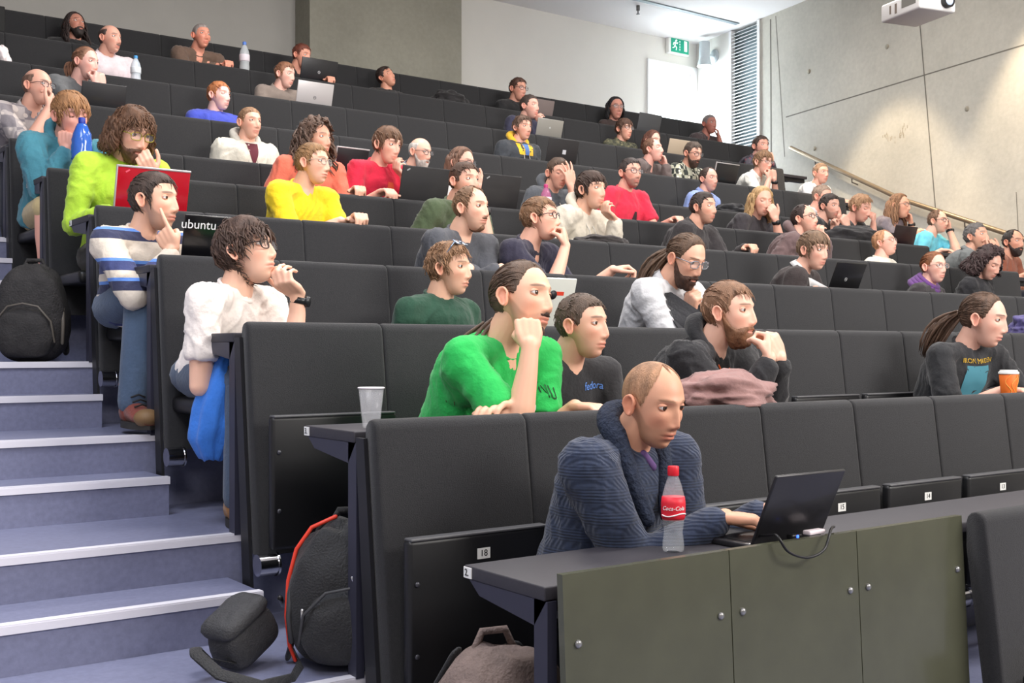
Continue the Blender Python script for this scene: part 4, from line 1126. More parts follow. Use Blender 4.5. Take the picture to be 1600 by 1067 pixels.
# ------------------------------------------------------------------ the audience, row by row (x, crown y, chin y of each head)
BRN=(72,50,36); DBR=(46,34,28); LBR=(128,94,62); BLD=(176,138,92); BLK=(26,22,22); GIN=(150,92,54); GRY=(150,142,134); MBR=(96,68,46)
FAIR=(236,190,166); MED=(224,174,146); TAN=(206,156,126)
M_RIB = mat('navy_cable_knit', (38,48,70), .9, noise_amt=.3, scale=70, sheen=.2)
def knit_bump(m):
    nt = m.node_tree; b = nt.nodes['Principled BSDF']; tc = nt.nodes.new('ShaderNodeTexCoord')
    w1 = nt.nodes.new('ShaderNodeTexWave'); w1.bands_direction = 'Z'; w1.inputs['Scale'].default_value = 5.5; w1.inputs['Distortion'].default_value = .6
    w2 = nt.nodes.new('ShaderNodeTexWave'); w2.bands_direction = 'DIAGONAL'; w2.inputs['Scale'].default_value = 34; w2.inputs['Distortion'].default_value = 1.5
    w3 = nt.nodes.new('ShaderNodeTexWave'); w3.bands_direction = 'Z'; w3.inputs['Scale'].default_value = 40; w3.inputs['Distortion'].default_value = 1
    mx = nt.nodes.new('ShaderNodeMix'); mx.data_type = 'FLOAT'; ad = nt.nodes.new('ShaderNodeMath'); ad.operation = 'ADD'
    for w in (w1, w2, w3): nt.links.new(tc.outputs['Object'], w.inputs[0])
    nt.links.new(w1.outputs['Fac'], mx.inputs[0]); nt.links.new(w2.outputs['Fac'], mx.inputs[2]); nt.links.new(w3.outputs['Fac'], mx.inputs[3])
    nt.links.new(mx.outputs[0], ad.inputs[0]); nt.links.new(w1.outputs['Fac'], ad.inputs[1])
    bp = nt.nodes.new('ShaderNodeBump'); bp.inputs['Strength'].default_value = .45; bp.inputs['Distance'].default_value = .004
    nt.links.new(ad.outputs[0], bp.inputs['Height']); nt.links.new(bp.outputs[0], b.inputs['Normal'])
knit_bump(M_RIB)
gx = at(1170, 828, rowY(0)+.22); gz = rowT(0)-.035
lapx = at(1215, 840, rowY(0)+.2).x
person(1, 1022, 566, 704, 26, 'balding man in navy shawl-collar cable sweater leaning over a laptop at the front desk', pitch=-14, dy=.46, by=8, skin=(214,158,128), hair=('buzzrecede', (160,120,90)),
       wear='knit', wmat=M_RIB, arms=((tuple(Vector((lapx-.17, rowY(0)+.24, gz+.06))), tuple(Vector((lapx-.09, rowY(0)+.17, gz+.055))), 'relaxed'), (tuple(Vector((lapx+.02, rowY(0)+.26, gz+.06))), tuple(Vector((lapx+.05, rowY(0)+.17, gz+.055))), 'relaxed')),
       stub=.35, bulk=1.0, jaw=1.1, extras=(('shawl',),))
person(2, 818, 404, 540, 38, 'long-haired man in bright green t-shirt resting his cheek on his fist', pitch=4, roll=-8, dy=.58, by=10, skin=(232,180,150), hair=('slick', (92,72,58)), hopt=dict(tail=(-.06,-.05,-.05,.24,.034)),
       col=(34,176,80), arms=('cheekfist','cross'), beard='goatee', beardc=(70,48,38), stub=.4, bulk=1.12, fold=.8, extras=(('patch','shirt_print',(236,240,236),[(-.09,.035,.05),(-.12,.025,.065),(-.17,.02,.07),(-.21,.03,.06)]),('text','GNU',.034,(24,60,36),.10,-.135)))
person(2, 912, 458, 566, 36, 'young man with cropped hair in black t-shirt beside the bright green t-shirt', dy=.50, by=4, skin=(226,176,150), hair=('crop', (88,72,60)), col=(38,38,41), arms=('desk','desk'), stub=.12, fold=.45,
       extras=(('text','fedora',.034,(96,140,214),.075,-.10),))
person(2, 1142, 438, 546, 40, 'bearded man in black hoodie with orange cords and hands clasped at his mouth', dy=.55, by=12, skin=(232,184,160), hair=('short', (132,98,74)), wear='hoodie', col=(30,30,33), arms=('front','front'), beard='full', beardc=(130,92,66), stub=.3, bulk=1.08,
       cordm=mat('orange_cord', (224,96,36), .7), extras=(('patch','zip',(120,120,120),[(-.05,-.004,.004),(-.3,-.004,.004)]),))
person(2, 1538, 456, 548, 42, 'long-haired man with ponytail in black band t-shirt beside the orange coffee cup', pitch=-10, dy=.45, by=-12, skin=(226,178,158), hair=('slick', (88,66,52)), hopt=dict(tail=(-.03,-.10,.02,.20,.030)), col=(36,37,40), arms=('desk','reach'),
       extras=(('patch','shirt_print',(70,130,146),[(-.115,-.06,.075),(-.2,-.07,.075),(-.3,-.06,.06)]),('text','IRON MAIDEN',.028,(186,150,40),.01,-.095)))
person(3, 388, 352, 442, 44, 'man in white t-shirt and dark-rimmed glasses at the row end beside the stairs', pitch=14, dy=.46, by=26, skin=(240,190,164), hair=('shaggy', (78,58,48)), col=(236,226,218), arms=((tuple(at(392,574,rowY(3)-.40)), tuple(at(410,570,rowY(3)-.44)), 'relaxed'),'chinb'), glasses=(30,28,30), watch='b',
       legs=dict(col=(66,80,100), kp=(382,598,rowY(2)+.22), ap=(376,795,rowY(2)+.20), side=-1), shoes=(150,104,58), fold=1.2, hscale=1.02, extras=(('text','Debian',.035,(150,150,160),.06,-.27),))
person(3, 704, 385, 461, 38, 'young man in dark green t-shirt with sunglasses pushed up on his hair', dy=.30, by=14, skin=(222,174,146), hair=('messy', (138,104,76)), col=(28,66,48), arms=('lap','lap'), extras=(('sunglasses',),('text','openSUSE',.04,(190,210,196),.02,-.17)))
person(3, 1072, 364, 452, 36, 'long-haired bearded man in grey shirt and black vest looking down', pitch=-24, dy=.52, by=12, skin=(222,170,144), hair=('slick', (92,70,54)), hopt=dict(tail=(-.07,-.02,.01,.20,.032)), wear='shirt', col=(196,196,198), arms=('cross','chin'), glasses=(140,140,146), beard='full', beardc=(70,46,36), bulk=1.08,
       extras=(('patch','vest',(34,34,38),[(-.02,-.150,-.045),(-.1,-.165,-.06),(-.25,-.17,-.04),(-.4,-.17,-.03)]),('patch','vest',(34,34,38),[(-.02,.045,.150),(-.1,.05,.165),(-.25,.04,.17),(-.4,.03,.17)])))
person(4, 243, 275, 360, 44, 'man in blue and cream striped sweater, finger on his cheek, at the row end', dy=.44, by=14, skin=(228,178,150), hair=('short', (66,52,44)), wear='long', wmat=stripes('striped_knit', (212,200,184), [(.0,.18,(58,66,110)),(.18,.24,(96,140,214)),(.62,.80,(52,56,84)),(.80,.86,(96,140,214))], .21),
       arms=('point','desk'), stub=.45, legs=dict(col=(70,88,112), kp=(222,455,rowY(3)+.27), ap=(208,628,rowY(3)+.22), side=-1), shoes=(120,52,40), hscale=1.04)
person(4, 738, 290, 367, 36, 'man with goatee in grey and black piped sports shirt, arms folded on the desk', dy=.55, by=14, skin=(232,184,158), hair=('recede', (126,96,72)), wear='tee', col=(74,76,82), arms=('cross','cross'), beard='goatee', beardc=(128,92,68), stub=.2, bulk=1.08, sleeve='long')
person(4, 846, 306, 382, 46, 'man in navy t-shirt and dark glasses leaning his mouth on his fist', pitch=6, dy=.55, by=20, skin=(236,182,158), hair=('short', (128,96,70)), col=(42,40,58), arms=('mouthfist','reach'), glasses=(34,34,38))
person(4, 1272, 361, 426, 38, 'man in dark brown suit, white shirt and tie looking down to his laptop', pitch=-8, dy=.50, by=26, skin=(228,178,156), hair=('fringe', (116,92,72)), wear='suit', col=(50,42,42), arms=('desk','desk'),
       extras=(('patch','dress_shirt',(230,230,228),[(-.015,-.05,.05),(-.08,-.045,.045),(-.25,-.012,.012)]),('patch','tie',(64,36,42),[(-.03,-.014,.014),(-.12,-.02,.02),(-.26,-.012,.012)],.009)))
person(4, 1460, 392, 446, 40, 'woman with tied auburn hair, glasses and purple scarf', dy=.32, by=12, skin=(236,184,166), hair=('slick', (132,84,54)), hopt=dict(tail=(.02,.04,-.06,.10,.026)), wear='jacket', col=(48,44,46), arms=('lap','lap'), woman=True, glasses=(180,150,140), extras=(('scarf',(98,60,122)),))
person(4, 1545, 388, 440, 36, 'woman with dark curly hair and black leather jacket looking down', pitch=-24, dy=.36, by=10, skin=(222,170,150), hair=('bigcurly', (62,46,46)), hopt=dict(curtain=.10, wave=.02, flare=.3), wear='jacket', col=(34,34,38), arms=('lap','lap'), woman=True, closed=True)
person(5, 207, 172, 252, 32, 'bearded man with wavy brown hair and lime green top behind a red laptop', pitch=-20, dy=.46, by=4, skin=(232,180,154), hair=('shaggy', (96,66,46)), hopt=dict(curtain=.10, wave=.012, flare=.05), wear='long', col=(176,214,60), arms=('desk','mouth'), glasses=(170,160,60), beard='full', beardc=(98,66,46), legs=dict(col=(38,34,34)), hscale=1.06)
person(5, 490, 224, 292, 42, 'young man in yellow t-shirt and thin glasses leaning on the desk', dy=.50, by=16, skin=(234,182,156), hair=('short', (148,112,76)), col=(242,206,30), arms=('cross','top'), glasses=(170,160,150))
person(5, 727, 252, 320, 30, 'man in dark green sweater and wrist watch with his hand on his cheek', dy=.56, by=12, skin=(230,176,152), hair=('short', (82,60,48)), wear='long', col=(70,84,58), arms=('desk','cheek'), sleeve='rolled', watch='b', bulk=1.1)
person(5, 925, 267, 332, 34, 'dark-haired young man in cream hooded jacket with chin on the back of his hand', dy=.55, by=14, skin=(226,176,150), hair=('fringe', (66,48,40)), wear='hoodie', col=(206,198,182), arms=('desk','chinb'), bulk=1.1)
person(5, 1100, 300, 353, 40, 'man in black jacket with bright blue side panels', dy=.48, by=20, skin=(218,166,142), hair=('short', (58,48,44)), wear='jacket', col=(44,40,42), arms=('desk','top'), bulk=1.1, stub=.3, extras=(('patch','blue_panel',(30,130,196),[(-.03,.03,.045),(-.25,.035,.05)]),('patch','blue_panel',(30,130,196),[(-.15,.12,.16),(-.3,.12,.16)])))
person(5, 1258, 318, 370, 42, 'balding man in brown sweater and glasses with chin on his hand', pitch=8, dy=.52, by=26, skin=(226,174,152), hair=('recede', (56,42,38)), wear='hoodie', col=(104,84,84), arms=('desk','chinb'), glasses=(60,54,54), stub=.2)
person(5, 1383, 360, 402, 40, 'balding man in cream t-shirt leaning back with his eyes closed', pitch=14, dy=.26, by=10, skin=(238,182,162), hair=('recede', (186,136,100)), col=(216,212,200), arms=('lap','lap'), glasses=(190,170,160), closed=True)
person(5, 1527, 347, 396, 38, 'grey-haired man in grey jacket covering his mouth with both hands', pitch=8, dy=.52, by=26, skin=(214,164,140), hair=('short', (104,100,98)), wear='jacket', col=(112,116,116), arms=('mouth','mouth'))
person(5, 1584, 358, 402, 40, 'dark-bearded man in rust brown t-shirt at the right edge', dy=.46, by=12, skin=(206,152,128), hair=('recede', (44,36,34)), col=(140,82,62), arms=('desk','desk'), beard='full', beardc=(48,38,36), bulk=1.12)
person(6, 112, 152, 214, 30, 'man in teal sweater with his head propped on his fist behind a blue water bottle', pitch=-16, roll=8, dy=.52, by=6, skin=(228,168,150), hair=('fringe', (160,116,78)), wear='hoodie', col=(66,128,144), arms=('cheekfist','desk'), closed=True, legs=dict(col=(196,176,130), shorts=True, knee=(-.16,-.44,.50), ankle=(-.14,-.42,.12)), hscale=1.05, bulk=1.08)
person(6, 496, 188, 252, 34, 'man with long curly brown hair in salmon t-shirt behind the yellow shirt', dy=.50, by=8, skin=(224,168,142), hair=('bigcurly', (96,74,62)), hopt=dict(curtain=.20, wave=.022, flare=.35), col=(222,112,88), arms=('desk','top'), bulk=1.12)
person(6, 606, 198, 260, 32, 'young man in crimson t-shirt looking down with a hand at his chin', pitch=-12, dy=.50, by=10, skin=(236,182,160), hair=('fringe', (112,82,62)), col=(200,30,60), arms=('top','chinb'), bulk=1.1, extras=(('patch','shirt_print',(214,86,56),[(-.13,.02,.06),(-.2,-.0,.07),(-.3,-.02,.06)]),))
person(6, 722, 230, 285, 34, 'long-haired man with glasses behind the dark green sweater', pitch=-6, dy=.46, by=10, skin=(230,178,156), hair=('long', (112,82,66)), hopt=dict(curtain=.13, flare=.0, wave=.004), col=(226,224,222), arms=('desk','mouth'), glasses=(50,46,46))
person(6, 872, 247, 298, 30, 'man in charcoal hoodie hiding his eyes behind spread fingers', pitch=-12, dy=.50, by=8, skin=(224,170,148), hair=('short', (82,64,52)), wear='hoodie', col=(76,80,86), arms=('desk','eyes'), closed=True, sleeve='rolled')
person(6, 986, 246, 298, 36, 'stocky bearded man in red t-shirt and glasses with folded hands', dy=.44, by=10, skin=(222,170,150), hair=('short', (64,54,52)), col=(214,44,72), arms=('desk','top'), glasses=(70,64,64), stub=.6, bulk=1.15, extras=(('patch','shirt_print',(60,40,44),[(-.18,.01,.03),(-.24,-.01,.05),(-.3,.01,.03)]),))
person(6, 1190, 291, 341, 30, 'long-haired blond man in black t-shirt pinching his nose', pitch=-10, dy=.50, by=6, skin=(232,178,156), hair=('long', (190,156,112)), hopt=dict(curtain=.16, flare=.15, wave=.008), col=(54,50,54), arms=('desk','nose'), closed=True, bulk=1.15, watch='b', extras=(('patch','shirt_print',(176,40,40),[(-.16,-.05,.05),(-.22,-.05,.06)]),))
person(6, 1297, 302, 346, 38, 'dark-haired man in black t-shirt with clasped hands under his chin', pitch=-6, dy=.50, by=22, skin=(222,172,152), hair=('short', (62,52,48)), col=(46,48,50), arms=('chin','front'), stub=.5)
person(6, 1345, 304, 350, 34, 'man with wavy fair hair pressing his fist against his eye', pitch=-18, dy=.50, by=12, skin=(232,174,154), hair=('messy', (166,128,96)), col=(52,50,52), arms=('desk','eyefist'), closed=True)
person(6, 1466, 329, 365, 40, 'man in cyan t-shirt and glasses touching his temple', dy=.50, by=16, skin=(232,180,158), hair=('recede', (112,84,66)), col=(112,204,224), arms=('desk','temple'), glasses=(60,52,56), stub=.2, watch='b', bulk=1.08)
person(7, 60, 107, 168, 32, 'balding man in grey plaid shirt over red t-shirt, hand at his mouth', dy=.52, by=10, skin=(222,168,146), hair=('ring', (112,84,70)), wear='shirt', wmat=plaid('grey_plaid', (170,162,160), (132,126,130), (196,186,180)), arms=('mouth','desk'), glasses=(70,60,60), bulk=1.1, sleeve='rolled', extras=(('patch','red_t_shirt',(176,32,48),[(-.04,.0,.06),(-.2,-.01,.07),(-.35,.0,.06)]),))
person(7, 391, 169, 219, 30, 'young man in cream hoodie with maroon lining sitting upright', dy=.30, by=4, skin=(236,184,160), hair=('crop', (150,116,88)), wear='hoodie', col=(212,208,194), arms=('lap','lap'), hoodm=cloth((196,192,182)), extras=(('patch','maroon_t_shirt',(96,40,52),[(-.01,-.045,.045),(-.08,-.03,.03),(-.14,-.008,.008)]),))
person(7, 657, 218, 262, 34, 'bald man with white beard and glasses above the open black laptop', pitch=-10, dy=.50, by=10, skin=(232,180,158), hair=('ring', (190,184,178)), wear='shirt', col=(110,116,126), arms=('desk','desk'), glasses=(90,84,84), beard='full', beardc=(196,186,178))
person(7, 1108, 263, 300, 34, 'balding man in light blue shirt behind the black and blue jacket', dy=.34, by=14, skin=(224,172,154), hair=('recede', (70,54,48)), wear='shirt', col=(140,160,216), arms=('lap','lap'), stub=.2)
person(7, 1285, 288, 330, 36, 'grey-haired man in pale shirt behind the dark-haired man with clasped hands', pitch=-8, dy=.46, by=16, skin=(228,168,148), hair=('crop', (150,128,112)), col=(216,214,216), arms=('desk','front'))
person(7, 1406, 302, 344, 34, 'long-haired man in grey t-shirt leaning his face on his hand below the handrail', dy=.52, by=8, skin=(222,166,140), hair=('long', (136,100,74)), hopt=dict(curtain=.19, flare=.2, wave=.008), col=(128,118,124), arms=('cross','cheek'), watch='b', glasses=(130,110,100))
person(8, 135, 76, 124, 36, 'man with tied-back hair in grey t-shirt, hands at his mouth behind a laptop', pitch=-6, dy=.46, by=12, skin=(232,180,166), hair=('slick', (140,100,78)), hopt=dict(tail=(-.03,-.01,.0,.10,.026)), col=(96,98,100), arms=('mouthfist','mouthfist'))
person(8, 343, 129, 174, 36, 'young man with ginger hair in royal blue t-shirt leaning back', dy=.26, by=8, skin=(242,196,186), hair=('short', (178,112,70)), col=(64,78,180), arms=('lap','lap'))
person(8, 817, 181, 222, 30, 'young man in yellow hoodie under a dark jacket', dy=.32, by=6, skin=(226,170,148), hair=('messy', (106,84,72)), wear='hoodie', col=(62,66,72), arms=('lap','lap'), hoodm=cloth((236,190,50)), extras=(('patch','yellow_hoodie',(236,190,50),[(-.01,-.09,.09),(-.1,-.08,.08)]),('patch','blue_t_shirt',(86,120,180),[(-.01,-.03,.03),(-.1,-.02,.02)],.006)))
person(8, 1021, 215, 256, 40, 'man in taupe jacket propping his chin on his hand', pitch=8, dy=.52, by=20, skin=(236,178,162), hair=('recede', (120,86,68)), wear='jacket', col=(98,86,84), arms=('desk','cheek'), bulk=1.05)
person(8, 1083, 221, 262, 30, 'bearded man in black and cream plaid shirt and glasses looking down', pitch=-16, dy=.40, by=4, skin=(222,166,144), hair=('short', (84,72,64)), wear='shirt', wmat=plaid('cream_black_plaid', (176,176,158), (50,54,52), (220,216,200), 18), arms=('desk','lap'), glasses=(90,84,80), beard='full', beardc=(72,52,44), closed=True)
person(8, 1193, 235, 275, 34, 'man in white polo shirt and glasses with both hands at his mouth', pitch=-6, dy=.50, by=16, skin=(226,172,152), hair=('fringe', (136,104,78)), wear='polo', col=(228,228,222), arms=('mouthfist','mouthfist'), glasses=(120,100,90), watch='b')
person(8, 1283, 254, 290, 34, 'man in white t-shirt under the top end of the handrail', dy=.44, by=6, skin=(226,170,150), hair=('crop', (150,120,96)), col=(224,226,230), arms=('desk','desk'))
person(9, 173, 38, 87, 36, 'moustached balding man in pale pink shirt beside a water bottle', dy=.38, by=10, skin=(214,160,140), hair=('ring', (66,52,48)), wear='shirt', col=(214,200,204), arms=('desk','desk'), beard='moustache', beardc=(120,100,92), bulk=1.1)
person(9, 446, 97, 140, 34, 'brown-haired man in taupe polo behind the silver laptop', pitch=-8, dy=.36, by=8, skin=(232,182,166), hair=('short', (140,98,74)), wear='polo', col=(130,118,110), arms=('desk','desk'))
person(9, 828, 147, 189, 36, 'young man in navy jacket with chin on hand behind a grey laptop', dy=.46, by=12, skin=(228,174,156), hair=('crop', (74,60,54)), wear='jacket', col=(54,54,76), arms=('type','chinb'), stub=.2)
person(9, 976, 185, 222, 32, 'thin man with brown fringe in camouflage jacket', dy=.30, by=8, skin=(222,166,144), hair=('fringe', (92,66,54)), wear='jacket', wmat=plaid('camouflage', (84,84,66), (60,62,52), (112,108,84), 22), arms=('lap','lap'), glasses=(120,110,104))
person(9, 1020, 204, 238, 30, 'woman with reddish brown hair half hidden behind the man in taupe jacket', pitch=-8, dy=.44, by=6, skin=(236,186,168), hair=('long', (110,72,60)), hopt=dict(curtain=.10, flare=.0), col=(96,70,70), arms=('desk','desk'), woman=True)
person(9, 1189, 211, 249, 32, 'dark-haired man in grey and red plaid shirt clasping his hands before his face', dy=.48, by=14, skin=(222,166,148), hair=('short', (74,58,52)), wear='shirt', wmat=plaid('red_grey_plaid', (92,88,98), (60,56,66), (124,72,84), 16), arms=('front','mouthfist'), stub=.2)
person(10, 118, 21, 60, 30, 'bearded man with long dark hair leaning back in the topmost row', pitch=14, dy=.26, by=6, skin=(176,122,104), hair=('long', (52,40,38)), hopt=dict(curtain=.2, flare=.3, wave=.01), col=(28,28,30), arms=('lap','lap'), beard='full', beardc=(42,32,30))
person(10, 315, 38, 77, 30, 'bald man in brown sweater leaning over the seat back with joined hands', dy=.52, by=6, skin=(206,140,118), hair=('buzz', (150,140,136)), wear='long', col=(100,80,68), arms=('cross','top'), bulk=1.1)
person(10, 472, 69, 108, 34, 'auburn-haired person mostly hidden by the raised black laptop', pitch=-10, dy=.46, by=6, skin=(206,146,124), hair=('short', (112,60,46)), col=(48,44,46), arms=('desk','top'))
person(10, 604, 105, 138, 44, 'dark-haired man tilting his head far back in the topmost row', pitch=20, roll=14, dy=.26, by=6, skin=(196,140,116), hair=('short', (56,42,38)), col=(40,38,38), arms=('lap','lap'), closed=True)
person(10, 810, 121, 160, 30, 'man in black t-shirt and glasses sitting in front of the white wall', pitch=-6, dy=.34, by=4, skin=(196,142,122), hair=('short', (84,58,48)), col=(30,30,32), arms=('lap','desk'), glasses=(90,60,56))
person(10, 962, 151, 190, 28, 'woman with black hair and glasses in dark brown top in the topmost row', dy=.30, by=2, skin=(186,132,116), hair=('long', (28,26,30)), hopt=dict(curtain=.12, flare=.05), col=(58,46,44), arms=('lap','lap'), woman=True, glasses=(120,110,110))
person(10, 1109, 178, 212, 34, 'dark-skinned grey-haired man leaning on his elbow beside the glazed door', dy=.46, by=8, skin=(150,96,84), hair=('buzz', (120,112,112)), wear='jacket', col=(70,58,60), arms=('desk','cheek'), sleeve='rolled')
make_seats()
bpy.context.view_layer.update()
for P in PENDING: finish(P)
# ------------------------------------------------------------------ things on the desks
def on_z(x, y, z):
    Z = (CZ-z)*FPX/(y-HY); a = (x-CX_)/FPX
    return Vector(((SA+CA*a)*Z, (CA-SA*a)*Z, z))
def deskz(k): return rowT(k-1)-.035
def laptop(k, xl, xr, yt, label, colour, logo=None, tilt=16, rough=.35, edge=None, metal=0, dY=.10, grp='open laptops'):
    Yh = rowY(k-1)+dY; t = math.radians(tilt); Yt = Yh - .05
    z0 = deskz(k)+.018
    a = at(xl, yt, Yt); c = at(xr, yt, Yt); w = c.x-a.x
    h = max(.19, min(.30, (a.z-z0)/math.cos(t)))
    cx = (a.x+c.x)/2
    e = empty('laptop', (cx, Yh, deskz(k)), label, 'laptop', grp)
    m = mat('laptop_%d_%d_%d' % colour, colour, rough, metal=metal, coat=.2)
    b = MB(); b.rbox(-w/2, w/2, 0, .235, 0, .016, .005); base = build('base', b, m, e, sharp=40)
    b = MB(); b.box(-w/2+.02, w/2-.02, .03, .13, .0155, .0175); build('keyboard', b, M_BLACK, base, smooth=False)
    R = Matrix.Translation((0, 0, .016)) @ Matrix.Rotation(t, 4, 'X')
    b = MB(); b.rbox(-w/2, w/2, -.009, 0, 0, h, .0045, M=R); lid = build('lid', b, m, e, sharp=40)
    b = MB(); b.box(-w/2+.012, w/2-.012, 0, .0012, .012, h-.012, M=R); build('screen', b, mat('screen', (60,70,84), .2, emit=(150,165,185), estr=.5), lid, smooth=False)
    if edge:
        b = MB(); b.rbox(-w/2-.002, w/2+.002, -.011, .002, h-.006, h+.003, .002, M=R); b.rbox(-w/2-.003, -w/2+.003, -.011, .002, 0, h+.003, .002, M=R); build('lid_edge', b, mat('laptop_edge', edge, .3, metal=.4), lid)
    if logo:
        kind, lx, lz, s, c2 = logo
        mm = mat('logo_%d_%d_%d' % c2, c2, .4)
        if kind == 'ring':
            b = MB(); q = [R @ Vector((lx*w+math.cos(t_)*s, -.0092, lz*h+math.sin(t_)*s)) for t_ in [2*math.pi*i/20 for i in range(21)]]; b.tube(q, .0018, 6, rnd=False); b.tube([R @ Vector((lx*w-s*.6,-.0092,lz*h)), R @ Vector((lx*w+s*.6,-.0092,lz*h))], .002, 6); build('logo', b, mm, lid)
        elif kind == 'bar':
            b = MB(); M2 = R @ Matrix.Translation((lx*w, -.0095, lz*h)) @ Matrix.Rotation(math.radians(-35), 4, 'Y'); b.box(-s, s, -.0006, .0006, -s*.35, s*.35, M=M2); build('logo', b, mm, lid, smooth=False)
        elif kind == 'sticker':
            b = MB(); b.box(lx*w-s, lx*w+s, -.0102, -.009, lz*h-s, lz*h+s, M=R); build('sticker', b, mm, lid, smooth=False)
        elif kind == 'rocket':
            b = MB(); b.box(lx*w-s*.5, lx*w+s*.9, -.0102, -.009, lz*h-s*.25, lz*h+s*.25, M=R); build('sticker', b, mat('sticker_red', (214,66,44), .5), lid, smooth=False)
            b = MB(); b.tube([R @ Vector((lx*w-s*.8,-.0085,lz*h-s*.2)), R @ Vector((lx*w-s*.8,-.0105,lz*h-s*.2))], s*.6, 18, rnd=False); build('sticker', b, mat('sticker_black', (40,38,42), .5), lid)
        else:
            me = text_mesh(kind, s, mm); me.transform(R @ Matrix.Translation((lx*w, -.0100, lz*h)) @ Matrix.Rotation(math.radians(90), 4, 'X')); obj('logo_lettering', me, lid)
    return e
laptop(5, 182, 296, 257, 'glossy dark red laptop with a silver edge opened before the lime green top', (168,22,36), ('bar',-.36,.90,.010,(226,90,110)), edge=(196,190,190), rough=.15)
laptop(4, 288, 398, 348, 'black laptop with white ubuntu lettering beside the striped sweater', (14,14,17), ('ubuntu',-.30,.80,.050,(226,226,226)), rough=.2)
laptop(6, 627, 702, 257, 'black laptop in front of the man in the crimson t-shirt', (30,29,31), ('bar',-.38,.90,.012,(150,150,150)), rough=.6)
laptop(6, 753, 812, 270, 'black laptop right of the dark green sweater', (32,30,32), ('bar',-.38,.90,.012,(150,150,150)), rough=.6)
laptop(7, 526, 576, 228, 'black laptop between the salmon and crimson t-shirts', (24,20,24), edge=(150,146,150))
laptop(9, 465, 521, 124, 'silver laptop of the man in the taupe polo', (184,180,180), ('ring',0,.42,.012,(90,90,94)), metal=.3)
laptop(10, 471, 527, 88, 'black laptop standing high before the auburn-haired person', (24,24,28), ('ring',0,.5,.011,(190,190,194)))
laptop(10, 828, 866, 152, 'grey laptop beside the man in black t-shirt in the topmost row', (112,100,98), rough=.5)
laptop(9, 840, 880, 183, 'silver-grey laptop before the young man in the navy jacket', (150,148,142), ('ring',0,.6,.008,(210,210,210)), metal=.3)
laptop(8, 856, 903, 214, 'black laptop with a white sticker beside the yellow hoodie', (36,34,36), ('sticker',.05,.55,.018,(206,208,214)), rough=.6)
laptop(10, 998, 1033, 175, 'dark grey laptop between the black-haired woman and the bright door', (70,72,76), rough=.5)
laptop(8, 1118, 1153, 253, 'black laptop left of the white polo shirt', (26,26,30), edge=(150,150,150))
laptop(9, 1046, 1082, 227, 'tan laptop behind the man in plaid', (176,160,140), rough=.5)
laptop(6, 1399, 1433, 359, 'dark maroon-black laptop before the cyan t-shirt', (34,20,24))
laptop(4, 1302, 1348, 423, 'black laptop with a small pale logo before the man in the suit', (20,20,22), ('ring',-.05,.45,.010,(170,170,170)), tilt=24)
laptop(8, 128, 198, 129, 'black laptop before the man with tied-back hair at the far left', (22,22,26), rough=.5)
laptop(3, 802, 898, 430, 'white laptop lid with a red and black sticker behind the green t-shirt', (206,208,200), ('rocket',.22,.72,.03,(200,50,40)), rough=.3)
ml = laptop(1, 1196, 1304, 744, 'open black laptop the man in the navy sweater types on', (28,27,30), None, tilt=24, rough=.4)
# flat silver computer lying on the second row desk
p0 = on_z(560, 664, deskz(2)); b = MB(); b.rbox(0, .36, 0, .10, 0, .018, .006)
tag(build('closed_laptop', b, mat('laptop_silver', (176,176,180), .35, metal=.4), loc=(p0.x, rowY(1)+.075, deskz(2)), sharp=40), 'closed silver laptop lying on the desk beside the clear plastic cup', 'laptop')
def lathe(prof, n=28):
    b = MB(); b.ring_loft([[Vector((math.cos(2*math.pi*j/n)*r, math.sin(2*math.pi*j/n)*r, z)) for j in range(n)] for r, z in prof]); return b
M_PET = mat('clear_plastic', (226,230,234), .06, alpha=.2, noise_amt=0)
M_CUP = mat('clear_cup_plastic', (222,222,226), .2, alpha=.15)
# soft drink bottle
p = on_z(1052, 862, deskz(1)); c_ = empty('drink_bottle', p, 'half-litre clear bottle with red cap and red Coca-Cola label on the front desk', 'bottle')
hB = 134/FPX*depth(p); k_ = hB/.235
pr = [(.018,0),(.027,.002),(.030,.012),(.029,.03),(.0255,.055),(.029,.078),(.032,.10),(.0325,.135),(.030,.155),(.022,.185),(.0145,.205),(.0125,.212),(.0125,.222)]
build('bottle_body', lathe([(r*k_, z*k_) for r, z in pr]), M_PET, c_)
build('cap', lathe([(.0150*k_, .209*k_),(.0158*k_,.211*k_),(.0158*k_,.232*k_),(.014*k_,.235*k_)]), mat('cap_red', (208,28,44), .4), c_, sharp=40)
lb = build('label', lathe([(.0300*k_,.088*k_),(.0332*k_,.10*k_),(.0336*k_,.135*k_),(.0312*k_,.152*k_)]), mat('label_red', (214,34,52), .5), c_)
def wrap_text(s, size, m, R, z, ang, name, par, slant=0):
    me = text_mesh(s, size, m)
    for v in me.vertices:
        a = ang + (v.co.x+slant*v.co.y)/R; v.co = Vector((math.cos(a)*(R+v.co.z), math.sin(a)*(R+v.co.z), z+v.co.y))
    return obj(name, me, par)
wrap_text('Coca-Cola', .0155*k_, mat('label_white', (240,236,236), .5), .0345*k_, .122*k_, math.atan2(-CA,-SA)-.1, 'label_lettering', lb, .3)
b = MB(); aa = math.atan2(-CA,-SA)
b.tube([Vector((math.cos(aa+t)*.0340*k_, math.sin(aa+t)*.0340*k_, (.104+.004*math.sin(t*2.4))*k_)) for t in [-1.2+.2*i for i in range(13)]], .0016, 6); build('label_wave', b, mat('label_white', (240,236,236), .5), lb)
